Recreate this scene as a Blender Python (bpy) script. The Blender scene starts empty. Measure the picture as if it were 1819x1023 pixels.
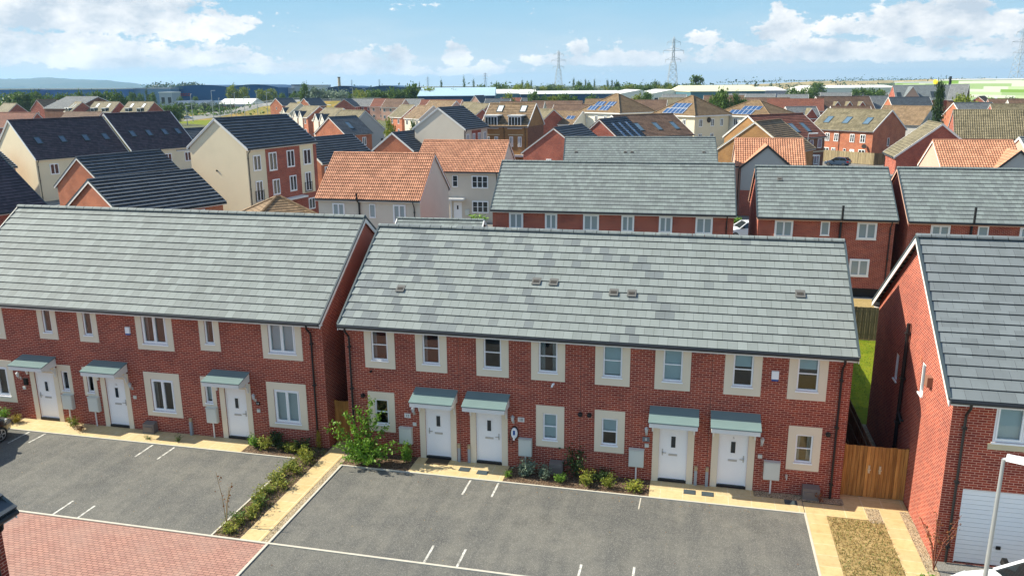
import bpy, math, random
from mathutils import Vector, Matrix
random.seed(7)
S = bpy.context.scene
COL = S.collection
R = math.radians
PI = math.pi

# ------------------------------------------------------------------ materials
MATS = {}
class NT:
    """small helper round a node tree"""
    def __init__(s, nt):
        s.nt = nt; nt.nodes.clear()
    def n(s, t, **kw):
        nd = s.nt.nodes.new(t)
        for k, v in kw.items(): setattr(nd, k, v)
        return nd
    def l(s, a, b): s.nt.links.new(a, b)
    def m(s, op, a, b=None, c=None, clamp=False):
        nd = s.n('ShaderNodeMath', operation=op, use_clamp=clamp)
        for i, x in enumerate((a, b, c)):
            if x is None: continue
            if isinstance(x, (int, float)): nd.inputs[i].default_value = x
            else: s.l(x, nd.inputs[i])
        return nd.outputs[0]
    def mix(s, f, a, b, mode='MIX'):
        nd = s.n('ShaderNodeMix', data_type='RGBA', blend_type=mode)
        for i, x in ((0, f), (6, a), (7, b)):
            if isinstance(x, (int, float)): nd.inputs[i].default_value = x
            elif isinstance(x, tuple): nd.inputs[i].default_value = (x[0], x[1], x[2], 1)
            else: s.l(x, nd.inputs[i])
        return nd.outputs[2]
    def ss(s, x, a, b, c=0.0, d=1.0):
        nd = s.n('ShaderNodeMapRange', interpolation_type='SMOOTHSTEP')
        s.l(x, nd.inputs[0])
        for i, v in enumerate((a, b, c, d)): nd.inputs[i + 1].default_value = v
        return nd.outputs[0]
    def noise(s, vec, scale, detail=3, rough=.55):
        nd = s.n('ShaderNodeTexNoise'); nd.inputs['Scale'].default_value = scale
        nd.inputs['Detail'].default_value = detail; nd.inputs['Roughness'].default_value = rough
        if vec is not None: s.l(vec, nd.inputs['Vector'])
        return nd.outputs[0]
    def xyz(s, x, y, z=0.0):
        nd = s.n('ShaderNodeCombineXYZ')
        for i, v in enumerate((x, y, z)):
            if isinstance(v, (int, float)): nd.inputs[i].default_value = v
            else: s.l(v, nd.inputs[i])
        return nd.outputs[0]

def newmat(name):
    m = bpy.data.materials.new(name); m.use_nodes = True
    t = NT(m.node_tree)
    out = t.n('ShaderNodeOutputMaterial'); b = t.n('ShaderNodeBsdfPrincipled')
    t.l(b.outputs[0], out.inputs[0])
    MATS[name] = m
    return m, t, b, out
def setb(t, b, col=None, rough=.8, spec=.3, metal=0.0, bump=None, bs=.3, bd=.02):
    if isinstance(col, tuple): b.inputs['Base Color'].default_value = (*col, 1)
    elif col is not None: t.l(col, b.inputs['Base Color'])
    if isinstance(rough, (int, float)): b.inputs['Roughness'].default_value = rough
    else: t.l(rough, b.inputs['Roughness'])
    b.inputs['Specular IOR Level'].default_value = spec
    b.inputs['Metallic'].default_value = metal
    if bump is not None:
        bn = t.n('ShaderNodeBump'); bn.inputs['Strength'].default_value = bs; bn.inputs['Distance'].default_value = bd
        t.l(bump, bn.inputs['Height']); t.l(bn.outputs[0], b.inputs['Normal'])
def co(t, kind='Object'):
    return t.n('ShaderNodeTexCoord').outputs[kind]

def plain(name, col, rough=.6, spec=.3, metal=0.0, var=.12, scale=3.0):
    m, t, b, o = newmat(name)
    v = co(t)
    f = t.noise(v, scale, 4)
    c = t.mix(f, tuple(x * (1 - var) for x in col), tuple(min(1, x * (1 + var)) for x in col))
    setb(t, b, c, rough, spec, metal)
    return m

def brick(name, c1, c2, mortar, stain=.25):
    m, t, b, o = newmat(name)
    uv = co(t, 'UV')
    br = t.n('ShaderNodeTexBrick'); t.l(uv, br.inputs['Vector'])
    br.inputs['Color1'].default_value = (*c1, 1); br.inputs['Color2'].default_value = (*c2, 1)
    br.inputs['Mortar'].default_value = (*mortar, 1)
    br.inputs['Scale'].default_value = 1; br.inputs['Brick Width'].default_value = .225
    br.inputs['Row Height'].default_value = .075; br.inputs['Mortar Size'].default_value = .0092
    br.inputs['Mortar Smooth'].default_value = .2
    n1 = t.noise(uv, .7, 5, .6); n2 = t.noise(uv, 14, 3)
    c = t.mix(t.ss(n1, .35, .7), br.outputs['Color'], t.mix(1.0, br.outputs['Color'], (1 - stain, 1 - stain, 1 - stain * .8), 'MULTIPLY'))
    c = t.mix(t.m('MULTIPLY', n2, .35), c, t.mix(1.0, c, (.55, .5, .52), 'MULTIPLY'))
    n3 = t.noise(uv, 1.6, 6, .7); c = t.mix(t.m('MULTIPLY', t.ss(n3, .64, .78), .28), c, mortar)       # pale salt bloom
    setb(t, b, c, .88, .2, bump=br.outputs['Fac'], bs=-.35, bd=.006)
    return m

def tiles(name, light, dark, w=.33, h=.37, joint=.022, patch=.6, patchscale=.12, jcol=.35, course=.0, blotch=.15, rough=.75, seed=0.0, thresh=.5, fade=0.0):
    """roof tiles laid half-bond: colour picked tile by tile"""
    m, t, b, o = newmat(name)
    uv = co(t, 'UV'); sp = t.n('ShaderNodeSeparateXYZ'); t.l(uv, sp.inputs[0])
    vv = t.m('DIVIDE', sp.outputs[1], h); row = t.m('FLOOR', t.m('ADD', vv, .001))
    uu = t.m('ADD', t.m('DIVIDE', sp.outputs[0], w), t.m('MULTIPLY', t.m('MODULO', row, 2.0), .5))
    cl = t.m('FLOOR', uu)
    wn = t.n('ShaderNodeTexWhiteNoise', noise_dimensions='3D'); t.l(t.xyz(cl, row, seed), wn.inputs[0])
    pn = t.noise(t.xyz(t.m('MULTIPLY', t.m('ADD', cl, t.m('MULTIPLY', row, .55)), patchscale), t.m('MULTIPLY', row, patchscale * 1.6), seed), 1.0, 2)
    if fade: pn = t.m('ADD', pn, t.m('MULTIPLY', sp.outputs[0], fade))
    sel = t.ss(t.m('ADD', pn, t.m('MULTIPLY', t.m('SUBTRACT', wn.outputs[0], .5), .22)), thresh - .035, thresh + .035)
    mid = tuple((a + c) / 2 for a, c in zip(light, dark))
    lo = tuple(a * (1 - patch) + c * patch for a, c in zip(mid, dark)); hi = tuple(a * (1 - patch) + c * patch for a, c in zip(mid, light))
    c = t.mix(sel, lo, hi)
    k = t.m('ADD', 1 - .085, t.m('MULTIPLY', wn.outputs[0], .17))
    c = t.mix(1.0, c, t.xyz(k, k, k), 'MULTIPLY')
    mp = t.n('ShaderNodeMapping'); mp.inputs['Scale'].default_value = (2.2, .35, 1); t.l(uv, mp.inputs[0]); bl = t.m('ADD', t.m('MULTIPLY', t.noise(uv, 1.1, 6, .7), .55), t.m('MULTIPLY', t.noise(mp.outputs[0], 1.6, 5, .65), .45)); c = t.mix(t.m('MULTIPLY', t.ss(bl, .42, .66), blotch * 1.5), c, t.mix(1.0, c, (.55, .56, .5), 'MULTIPLY'))
    fr = t.m('FRACT', uu); jm = t.m('LESS_THAN', fr, joint)
    if course:
        fv = t.m('FRACT', t.m('ADD', vv, .001)); jm = t.m('MAXIMUM', jm, t.m('LESS_THAN', fv, course))
    c = t.mix(jm, c, t.mix(1.0, c, (jcol, jcol, jcol), 'MULTIPLY'))
    setb(t, b, c, rough, .3, bump=t.noise(uv, 60, 2), bs=.15, bd=.004)
    return m

def render_mat(name, col, dirt=.12):
    m, t, b, o = newmat(name)
    v = co(t); n1 = t.noise(v, .5, 5, .6); n2 = t.noise(v, 45, 2)
    c = t.mix(t.m('MULTIPLY', t.ss(n1, .4, .7), dirt), col, tuple(x * .55 for x in col))
    setb(t, b, c, .9, .15, bump=n2, bs=.25, bd=.004)
    return m

# walls
brick('brick_red', (.38, .066, .036), (.215, .029, .022), (.66, .36, .26))
brick('brick_orange', (.52, .15, .066), (.42, .11, .052), (.52, .33, .22))
brick('brick_gold', (.42, .21, .065), (.34, .16, .05), (.42, .31, .18))
brick('brick_brown', (.22, .09, .05), (.16, .065, .04), (.3, .2, .14))
render_mat('cream_render', (.76, .66, .47)); render_mat('pale_render', (.62, .56, .47)); render_mat('white_render', (.76, .72, .60))
render_mat('surround_render', (.76, .67, .52), .12); render_mat('grey_render', (.40, .39, .37)); render_mat('pink_render', (.58, .36, .28))
render_mat('yellow_render', (.6, .46, .2))
# roofs
tiles('slate_patched', (.212, .240, .236), (.152, .174, .184), .32, .37, .03, .85, .2, thresh=.47, fade=.011)
tiles('slate_even', (.206, .234, .230), (.186, .210, .208), .32, .37, .03, .8, .14, seed=3.1)
tiles('slate_rear', (.19, .222, .218), (.166, .19, .192), .32, .37, .03, .8, .2, seed=5.7)
tiles('slate_blue', (.165, .188, .20), (.148, .168, .18), .42, .37, .02, .6, .2, seed=8.2)
tiles('roof_black', (.080, .096, .115), (.06, .072, .088), .33, .42, .02, .5, .2, jcol=.6, seed=1)
tiles('roof_purple', (.078, .060, .072), (.048, .04, .05), .3, .3, .05, .7, .3, jcol=.5, course=.12, seed=2)
tiles('roof_tan', (.27, .185, .11), (.2, .135, .08), .33, .36, .05, .6, .12, jcol=.55, course=.13, blotch=.5, seed=4)
tiles('roof_olive', (.235, .2, .125), (.17, .145, .09), .33, .36, .05, .6, .1, jcol=.5, course=.14, blotch=.6, seed=6)
tiles('roof_brown', (.2, .125, .085), (.14, .085, .06), .33, .36, .05, .6, .12, jcol=.5, course=.15, blotch=.4, seed=9)
tiles('roof_redbrown', (.25, .095, .06), (.18, .066, .046), .33, .36, .05, .5, .12, jcol=.5, course=.15, blotch=.3, seed=11)
tiles('roof_grey', (.23, .24, .24), (.17, .18, .19), .33, .37, .03, .6, .12, course=.1, seed=12)
tiles('pantile', (.54, .265, .16), (.43, .20, .12), .30, .34, .001, .6, .3, blotch=.3, seed=13)
tiles('roof_ochre', (.245, .165, .09), (.18, .118, .065), .33, .36, .05, .6, .1, jcol=.55, course=.13, blotch=.4, seed=15)
# trims and fittings
plain('upvc_white', (.86, .87, .88), .35, .4, var=.03); plain('white_paint', (.74, .73, .70), .5, .3, var=.05)
plain('black_pvc', (.014, .015, .017), .4, .4); plain('dark_trim', (.055, .075, .085), .5, .35); plain('lead_roof', (.155, .225, .225), .3, .4, var=.1, scale=2)
plain('box_white', (.60, .62, .57), .5, .3, var=.04); plain('steel', (.5, .5, .49), .35, .5, .6); plain('galvanised', (.42, .44, .45), .45, .4, .5)
plain('gas_box', (.17, .145, .13), .6, .3); plain('brown_plastic', (.24, .12, .08), .55, .3); plain('vent_tile', (.12, .12, .115), .7)
plain('tile_gap_shade', (.022, .022, .023), .9, .1); plain('vent_dark', (.05, .045, .04), .8); plain('blue_plastic', (.03, .09, .3), .4); plain('cladding_white', (.75, .76, .76), .5)  # roof course risers near-black: shadow gap under the tiles painted in
plain('concrete_edge', (.50, .47, .40), .85, .2, var=.15, scale=5); plain('stone_sill', (.56, .49, .33), .85)
plain('soot_black', (.01, .01, .01), .6); plain('plate_white', (.7, .7, .68), .4); plain('plate_slate', (.16, .18, .2), .5)
plain('steel_far', (.40, .44, .47), .6); plain('teal_glass', (.12, .34, .30), .15, .5)
plain('conduit_grey', (.3, .33, .36), .5); plain('mdf_tan', (.42, .33, .2), .7); plain('mat_brown', (.07, .05, .03), .95)

def glass_mats():
    m, t, b, o = newmat('glass')             # thin clear pane: transmits, mirrors at grazing angles
    fr = t.n('ShaderNodeFresnel'); fr.inputs[0].default_value = 1.5
    gl = t.n('ShaderNodeBsdfGlossy'); gl.inputs['Roughness'].default_value = .015
    tr = t.n('ShaderNodeBsdfTransparent'); tr.inputs[0].default_value = (.84, .94, .96, 1)
    mx = t.n('ShaderNodeMixShader'); t.l(t.m('MINIMUM', t.m('MULTIPLY', fr.outputs[0], 2.6), .9), mx.inputs[0]); t.l(tr.outputs[0], mx.inputs[1]); t.l(gl.outputs[0], mx.inputs[2])
    t.l(mx.outputs[0], o.inputs[0])
    for n, c in (('glass_dark', (.025, .032, .036)), ('glass_blind', (.30, .36, .37)), ('glass_sky', (.10, .16, .22)), ('rooflight', (.09, .13, .18)), ('rooflight_blind', (.66, .67, .64))):
        m, t, b, o = newmat(n)
        setb(t, b, c, .06, .6)
    m, t, b, o = newmat('solar_panel')
    uv = co(t, 'UV'); br = t.n('ShaderNodeTexBrick'); t.l(uv, br.inputs[0]); br.offset = 0.0
    br.inputs['Scale'].default_value = 1; br.inputs['Brick Width'].default_value = 1.0; br.inputs['Row Height'].default_value = 1.65; br.inputs['Mortar Size'].default_value = .05
    br.inputs['Color1'].default_value = (.03, .07, .17, 1); br.inputs['Color2'].default_value = (.025, .06, .14, 1); br.inputs['Mortar'].default_value = (.5, .52, .55, 1)
    setb(t, b, br.outputs[0], .12, .7)
glass_mats()
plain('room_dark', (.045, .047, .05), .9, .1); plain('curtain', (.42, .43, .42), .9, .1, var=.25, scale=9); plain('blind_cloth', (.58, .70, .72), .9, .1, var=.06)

def wood(name, c1, c2):
    m, t, b, o = newmat(name)
    v = co(t); mp = t.n('ShaderNodeMapping'); mp.inputs['Scale'].default_value = (9, 9, .7); t.l(v, mp.inputs[0])
    ri = t.n('ShaderNodeNewGeometry').outputs['Random Per Island']
    n1 = t.noise(mp.outputs[0], 1.6, 5, .65)
    c = t.mix(t.ss(n1, .3, .7), c1, c2)
    k = t.m('ADD', .68, t.m('MULTIPLY', ri, .62)); c = t.mix(1.0, c, t.xyz(k, k, t.m('MULTIPLY', k, .95)), 'MULTIPLY')
    setb(t, b, c, .8, .2)
wood('gate_wood', (.50, .27, .085), (.30, .145, .045)); wood('fence_wood', (.20, .15, .09), (.11, .085, .055)); wood('fence_pale', (.36, .29, .18), (.24, .19, .12))

def asphalt(name, base, tint):
    m, t, b, o = newmat(name); v = co(t)
    n1 = t.noise(v, .42, 7, .68); n2 = t.noise(v, 2.2, 5, .65)
    mp = t.n('ShaderNodeMapping'); mp.inputs['Scale'].default_value = (2.6, .22, 1); t.l(v, mp.inputs[0]); n4 = t.noise(mp.outputs[0], .8, 5, .6); n5 = t.noise(v, .7, 3)
    vo = t.n('ShaderNodeTexVoronoi'); vo.inputs['Scale'].default_value = 55; t.l(v, vo.inputs['Vector'])
    n3 = t.noise(v, 120, 2)
    sc = t.n('ShaderNodeSeparateColor'); t.l(vo.outputs['Color'], sc.inputs[0])
    c = t.mix(t.ss(t.m('ADD', t.m('MULTIPLY', n1, .62), t.m('MULTIPLY', n4, .38)), .38, .63), base, tint)
    c = t.mix(t.m('MULTIPLY', t.ss(n5, .60, .72), .32), c, tuple(x * .5 for x in base))
    c = t.mix(t.m('MULTIPLY', t.ss(n2, .45, .75), .35), c, tuple(x * .62 for x in base))
    c = t.mix(t.m('MULTIPLY', t.ss(sc.outputs[0], .55, 1.0), .5), c, tuple(min(1, x * 2.0) for x in tint))
    c = t.mix(t.m('MULTIPLY', t.ss(n3, .5, .8), .45), c, tuple(x * .45 for x in base))
    setb(t, b, c, .92, .25, bump=sc.outputs[0], bs=.5, bd=.006)
m, t, b, o = newmat('worn_paint')
v = co(t); n1 = t.noise(v, 7, 5, .7); n2 = t.noise(v, 60, 3)
setb(t, b, t.mix(t.m('ADD', t.m('MULTIPLY', t.ss(n1, .42, .66), .75), t.m('MULTIPLY', n2, .2), clamp=True), (.66, .65, .60), (.16, .155, .14)), .8, .2)
asphalt('asphalt', (.092, .093, .09), (.150, .146, .130)); asphalt('asphalt_far', (.16, .155, .145), (.2, .195, .18)); asphalt('concrete_drive', (.34, .30, .23), (.40, .35, .27))

def paving(name, c1, c2, mort, w, h, ms, rot=0, off=.5, tint=None, herring=False):
    m, t, b, o = newmat(name); v = co(t)
    mp = t.n('ShaderNodeMapping'); mp.inputs['Rotation'].default_value = (0, 0, rot); t.l(v, mp.inputs[0])
    br = t.n('ShaderNodeTexBrick'); t.l(mp.outputs[0], br.inputs['Vector']); br.offset = off
    br.inputs['Color1'].default_value = (*c1, 1); br.inputs['Color2'].default_value = (*c2, 1); br.inputs['Mortar'].default_value = (*mort, 1)
    br.inputs['Scale'].default_value = 1; br.inputs['Brick Width'].default_value = w; br.inputs['Row Height'].default_value = h
    br.inputs['Mortar Size'].default_value = ms; br.inputs['Mortar Smooth'].default_value = .15; br.inputs['Bias'].default_value = -.1
    n1 = t.noise(v, .8, 5, .62); n2 = t.noise(v, 6, 4, .6); n3 = t.noise(v, 90, 2)
    c = t.mix(t.m('MULTIPLY', t.ss(n1, .35, .75), .45), br.outputs['Color'], tint or tuple(x * .7 for x in c1))
    c = t.mix(t.m('MULTIPLY', t.ss(n2, .45, .7), .3), c, t.mix(1.0, c, (.6, .55, .5), 'MULTIPLY'))
    c = t.mix(t.m('MULTIPLY', n3, .3), c, t.mix(1.0, c, (.6, .6, .6), 'MULTIPLY'))
    setb(t, b, c, .88, .2, bump=br.outputs['Fac'], bs=-.5, bd=.008)
paving('block_paving', (.45, .245, .195), (.35, .185, .155), (.12, .07, .055), .21, .105, .010, tint=(.36, .25, .21))
paving('flagstone', (.60, .46, .24), (.54, .415, .23), (.66, .56, .36), .63, .6, .014, 0, 0.0, tint=(.46, .29, .10))
paving('flag_front', (.60, .47, .26), (.54, .43, .26), (.62, .53, .36), .75, .6, .014, 0, .5, tint=(.48, .32, .13))

def gravel(name, a, b_, c_, scale=38):
    m, t, b, o = newmat(name); v = co(t)
    vo = t.n('ShaderNodeTexVoronoi'); vo.inputs['Scale'].default_value = scale; t.l(v, vo.inputs['Vector'])
    sc = t.n('ShaderNodeSeparateColor'); t.l(vo.outputs['Color'], sc.inputs[0])
    c = t.mix(sc.outputs[0], a, b_); c = t.mix(t.m('MULTIPLY', t.ss(sc.outputs[1], .6, 1), .8), c, c_)
    c = t.mix(t.ss(vo.outputs['Distance'], .35, .75), c, t.mix(1.0, c, (.3, .3, .3), 'MULTIPLY'))
    setb(t, b, c, .9, .2, bump=vo.outputs['Distance'], bs=-.7, bd=.015)
gravel('gravel', (.48, .38, .24), (.32, .24, .15), (.62, .55, .42)); gravel('soil', (.11, .07, .045), (.17, .11, .07), (.3, .23, .16), 26)

def ground_mat(name, a, b_, c_, s1=.05, s2=.6):
    m, t, b, o = newmat(name); v = co(t)
    n1 = t.noise(v, s1, 5, .6); n2 = t.noise(v, s2, 5, .65); n3 = t.noise(v, 14, 3)
    c = t.mix(t.ss(n1, .35, .65), a, b_); c = t.mix(t.m('MULTIPLY', t.ss(n2, .4, .7), .6), c, c_)
    c = t.mix(t.m('MULTIPLY', t.ss(n3, .4, .7), .4), c, tuple(x * .5 for x in c_))
    setb(t, b, c, .95, .1, bump=n3, bs=.4, bd=.03)
ground_mat('meadow', (.10, .13, .035), (.20, .16, .06), (.26, .2, .075)); ground_mat('lawn_green', (.10, .16, .008), (.16, .20, .012), (.24, .22, .02), .5, 3)
ground_mat('lawn_dry', (.34, .25, .11), (.42, .31, .15), (.24, .19, .07), 1.2, 6); ground_mat('bank_grass', (.10, .14, .03), (.33, .22, .06), (.36, .23, .07), .08, .8)
ground_mat('plain_land', (.10, .12, .06), (.2, .18, .09), (.07, .09, .04), .0035, .02)
def hill_mat(name, a, b_, c_, s):
    m, t, b, o = newmat(name); v = co(t)
    vo = t.n('ShaderNodeTexVoronoi'); vo.inputs['Scale'].default_value = s; t.l(v, vo.inputs['Vector'])
    sc = t.n('ShaderNodeSeparateColor'); t.l(vo.outputs['Color'], sc.inputs[0])
    c = t.mix(t.m('GREATER_THAN', sc.outputs[0], .45), a, b_); c = t.mix(t.m('GREATER_THAN', sc.outputs[1], .72), c, c_)
    n1 = t.noise(v, s * 8, 4); c = t.mix(t.m('MULTIPLY', t.ss(n1, .45, .65), .6), c, (.03, .05, .02))
    setb(t, b, c, .95, .1)
hill_mat('far_hills', (.02, .04, .028), (.045, .065, .04), (.07, .08, .05), .0012); hill_mat('field_hills', (.44, .33, .16), (.34, .27, .13), (.10, .12, .05), .0045)

def leaf(name, a, b_, trans=.3):
    m, t, b, o = newmat(name)
    ri = t.n('ShaderNodeNewGeometry').outputs['Random Per Island']
    v = co(t); n1 = t.noise(v, 1.3, 2)
    c = t.mix(t.m('ADD', t.m('MULTIPLY', ri, .75), t.m('MULTIPLY', t.m('SUBTRACT', n1, .5), .9), clamp=True), a, b_)
    setb(t, b, c, .55, .35)
    td = t.n('ShaderNodeBsdfTranslucent'); t.l(c, td.inputs[0])
    mx = t.n('ShaderNodeMixShader'); mx.inputs[0].default_value = trans
    t.l(b.outputs[0], mx.inputs[1]); t.l(td.outputs[0], mx.inputs[2]); t.l(mx.outputs[0], o.inputs[0])
leaf('leaf_green', (.06, .115, .016), (.15, .24, .04)); leaf('leaf_dark', (.025, .055, .016), (.065, .115, .03)); leaf('leaf_yellow', (.14, .19, .02), (.32, .34, .04))
leaf('leaf_bright', (.08, .2, .014), (.26, .42, .05)); leaf('leaf_silver', (.13, .19, .13), (.27, .33, .24)); leaf('leaf_poplar', (.045, .085, .024), (.11, .17, .045))
leaf('leaf_bed', (.13, .19, .02), (.46, .42, .07)); leaf('leaf_rust', (.16, .06, .025), (.3, .15, .05)); leaf('flower_red', (.4, .05, .03), (.5, .1, .05)); leaf('leaf_gold', (.3, .24, .02), (.45, .36, .05))
leaf('dry_blade', (.28, .19, .07), (.42, .31, .14)); leaf('green_blade', (.08, .13, .02), (.17, .2, .04)); leaf('flower_white', (.55, .5, .42), (.7, .66, .6))
plain('bark', (.09, .065, .045), .9, .1, var=.3, scale=12); plain('twig_red', (.2, .075, .05), .8, .1)
# industrial cladding
def clad(name, c, top=None):
    m, t, b, o = newmat(name); v = co(t, 'UV')
    n = t.noise(v, .05, 3); k = tuple(x * .85 for x in c)
    setb(t, b, t.mix(n, c, k), .55, .3)
for n, c in (('clad_blue', (.06, .17, .40)), ('clad_navy', (.014, .055, .13)), ('clad_steelblue', (.17, .28, .40)), ('clad_teal', (.07, .16, .2)), ('clad_white', (.72, .72, .68)), ('clad_grey', (.42, .45, .48)), ('clad_rust', (.42, .33, .22)), ('clad_lime', (.30, .46, .1)), ('clad_mint', (.52, .66, .38)), ('clad_lightblue', (.36, .5, .6)), ('clad_cream', (.66, .62, .42)), ('clad_deepblue', (.018, .10, .24)), ('clad_red', (.45, .05, .05)), ('clad_yellow', (.8, .55, .02))):
    clad(n, c)
def car_paint(name, c):
    m, t, b, o = newmat(name); setb(t, b, c, .25, .5); b.inputs['Coat Weight'].default_value = .8; b.inputs['Coat Roughness'].default_value = .05
for n, c in (('paint_white', (.75, .76, .77)), ('paint_black', (.012, .013, .015)), ('paint_red', (.45, .02, .02)), ('paint_blue', (.04, .07, .12)), ('paint_silver', (.45, .46, .47))): car_paint(n, c)
plain('tyre_rubber', (.02, .02, .02), .85); plain('alloy', (.45, .46, .48), .3, .5, .7); plain('car_interior', (.02, .02, .022), .8)
m, t, b, o = newmat('car_glass'); setb(t, b, (.012, .016, .018), .03, .8)
m, t, b, o = newmat('lamp_lens'); setb(t, b, (.5, .55, .58), .1, .7)
m, t, b, o = newmat('tail_lens'); setb(t, b, (.35, .01, .01), .15, .6)

# ------------------------------------------------------------------ mesh builder
class MB:
    def __init__(s): s.v = []; s.f = []; s.uv = []; s.mi = []; s.sm = []
    def poly(s, pts, uvs=None, mi=0, smooth=False):
        i = len(s.v); s.v += [tuple(p) for p in pts]; s.f.append(tuple(range(i, i + len(pts)))); s.mi.append(mi); s.sm.append(smooth)
        if uvs is None:                      # metres, box-projected
            a, b, c = Vector(pts[0]), Vector(pts[1]), Vector(pts[2]); n = (b - a).cross(c - a)
            ax = max(range(3), key=lambda k: abs(n[k]))
            uvs = [((p[1], p[2]) if ax == 0 else (p[0], p[2]) if ax == 1 else (p[0], p[1])) for p in pts]
        s.uv += uvs
    def box(s, x0, x1, y0, y1, z0, z1, mi=0):
        P = [(x, y, z) for x in (x0, x1) for y in (y0, y1) for z in (z0, z1)]
        for q in ((0, 1, 3, 2), (4, 6, 7, 5), (0, 4, 5, 1), (2, 3, 7, 6), (0, 2, 6, 4), (1, 5, 7, 3)): s.poly([P[k] for k in q], None, mi)
    def hexa(s, P, mi=0):                    # 8 corners: bottom ring 0-3, top ring 4-7
        for q in ((3, 2, 1, 0), (4, 5, 6, 7), (0, 1, 5, 4), (1, 2, 6, 5), (2, 3, 7, 6), (3, 0, 4, 7)): s.poly([P[k] for k in q], None, mi)
    def tube(s, pts, r, n=8, mi=0, cap=True, r1=None):
        pts = [Vector(p) for p in pts]; rings = []
        up = None
        for i, p in enumerate(pts):
            d = (pts[min(i + 1, len(pts) - 1)] - pts[max(i - 1, 0)]).normalized()
            if up is None or abs(up.dot(d)) > .95: up = Vector((1, 0, 0)) if abs(d.x) < .7 else Vector((0, 1, 0))
            a = (up - d * up.dot(d)).normalized(); b = d.cross(a); up = a
            rr = r if r1 is None else r + (r1 - r) * i / max(1, len(pts) - 1)
            rings.append([p + (a * math.cos(2 * PI * k / n) + b * math.sin(2 * PI * k / n)) * rr for k in range(n)])
        for i in range(len(rings) - 1):
            for k in range(n):
                s.poly([rings[i][k], rings[i][(k + 1) % n], rings[i + 1][(k + 1) % n], rings[i + 1][k]], None, mi, True)
        if cap: s.poly(rings[0][::-1], None, mi); s.poly(rings[-1], None, mi)
    def bar(s, a, b, w, mi=0): s.tube([a, b], w, 4, mi)
    def build(s, name, mats, parent=None, loc=(0, 0, 0), rot=0.0, weld=False):
        me = bpy.data.meshes.new(name); me.from_pydata(s.v, [], s.f)
        ul = me.uv_layers.new(name='UVMap'); flat = [c for p in s.uv for c in p]; ul.data.foreach_set('uv', flat)
        for m in ([mats] if isinstance(mats, str) else mats): me.materials.append(MATS[m])
        me.polygons.foreach_set('material_index', s.mi); me.polygons.foreach_set('use_smooth', s.sm)
        me.update()
        o = bpy.data.objects.new(name, me); COL.objects.link(o)
        o.location = loc; o.rotation_euler = (0, 0, rot)
        if parent is not None: o.parent = parent
        return o
def tag(o, label, cat, group=None):
    o['label'] = label; o['category'] = cat
    if group: o['group'] = group
    return o
def structure(o): o['kind'] = 'structure'; return o
def thing(name, label, cat, loc=(0, 0, 0), rot=0.0, group=None):
    o = bpy.data.objects.new(name, None); COL.objects.link(o); o.empty_display_size = .3
    o.location = loc; o.rotation_euler = (0, 0, rot)
    return tag(o, label, cat, group)
def copy_tree(o, parent=None):
    c = o.copy(); COL.objects.link(c)
    if parent is not None: c.parent = parent
    for ch in o.children: copy_tree(ch, c)
    return c
def text(body, name, mat, parent, loc, rot, size, extrude=.004, align='CENTER'):
    cu = bpy.data.curves.new(name, 'FONT'); cu.body = body; cu.size = size; cu.extrude = extrude; cu.align_x = align; cu.align_y = 'CENTER'; cu.resolution_u = 3
    tmp = bpy.data.objects.new(name, cu); COL.objects.link(tmp)
    dg = bpy.context.evaluated_depsgraph_get(); me = bpy.data.meshes.new_from_object(tmp.evaluated_get(dg))
    bpy.data.objects.remove(tmp); me.materials.clear(); me.materials.append(MATS[mat])
    o = bpy.data.objects.new(name, me); COL.objects.link(o); o.parent = parent; o.location = loc; o.rotation_euler = rot
    return o

# ------------------------------------------------------------------ house builder
class Face:
    """a wall plane: origin bottom-left as seen from outside, u along it, d outward"""
    def __init__(s, O, u, n): s.O = Vector(O); s.u = Vector(u); s.n = Vector(n)
    def p(s, u, z, d=0.0): q = s.O + s.u * u + s.n * d; return (q.x, q.y, q.z + z)
    def box(s, mb, u0, u1, z0, z1, d0, d1, mi=0):
        P = [s.p(u, z, d) for z in (z0, z1) for (u, d) in ((u0, d1), (u1, d1), (u1, d0), (u0, d0))]
        mb.hexa(P, mi)
    def quad(s, mb, u0, u1, z0, z1, d=0.0, mi=0):
        mb.poly([s.p(u0, z0, d), s.p(u1, z0, d), s.p(u1, z1, d), s.p(u0, z1, d)], [(u0, z0), (u1, z0), (u1, z1), (u0, z1)], mi)
def faces(L, D):
    a, b = L / 2, D / 2
    return dict(F=Face((-a, -b, 0), (1, 0, 0), (0, -1, 0)), R=Face((a, -b, 0), (0, 1, 0), (1, 0, 0)),
                B=Face((a, b, 0), (-1, 0, 0), (0, 1, 0)), L=Face((-a, b, 0), (0, -1, 0), (-1, 0, 0)))
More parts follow.
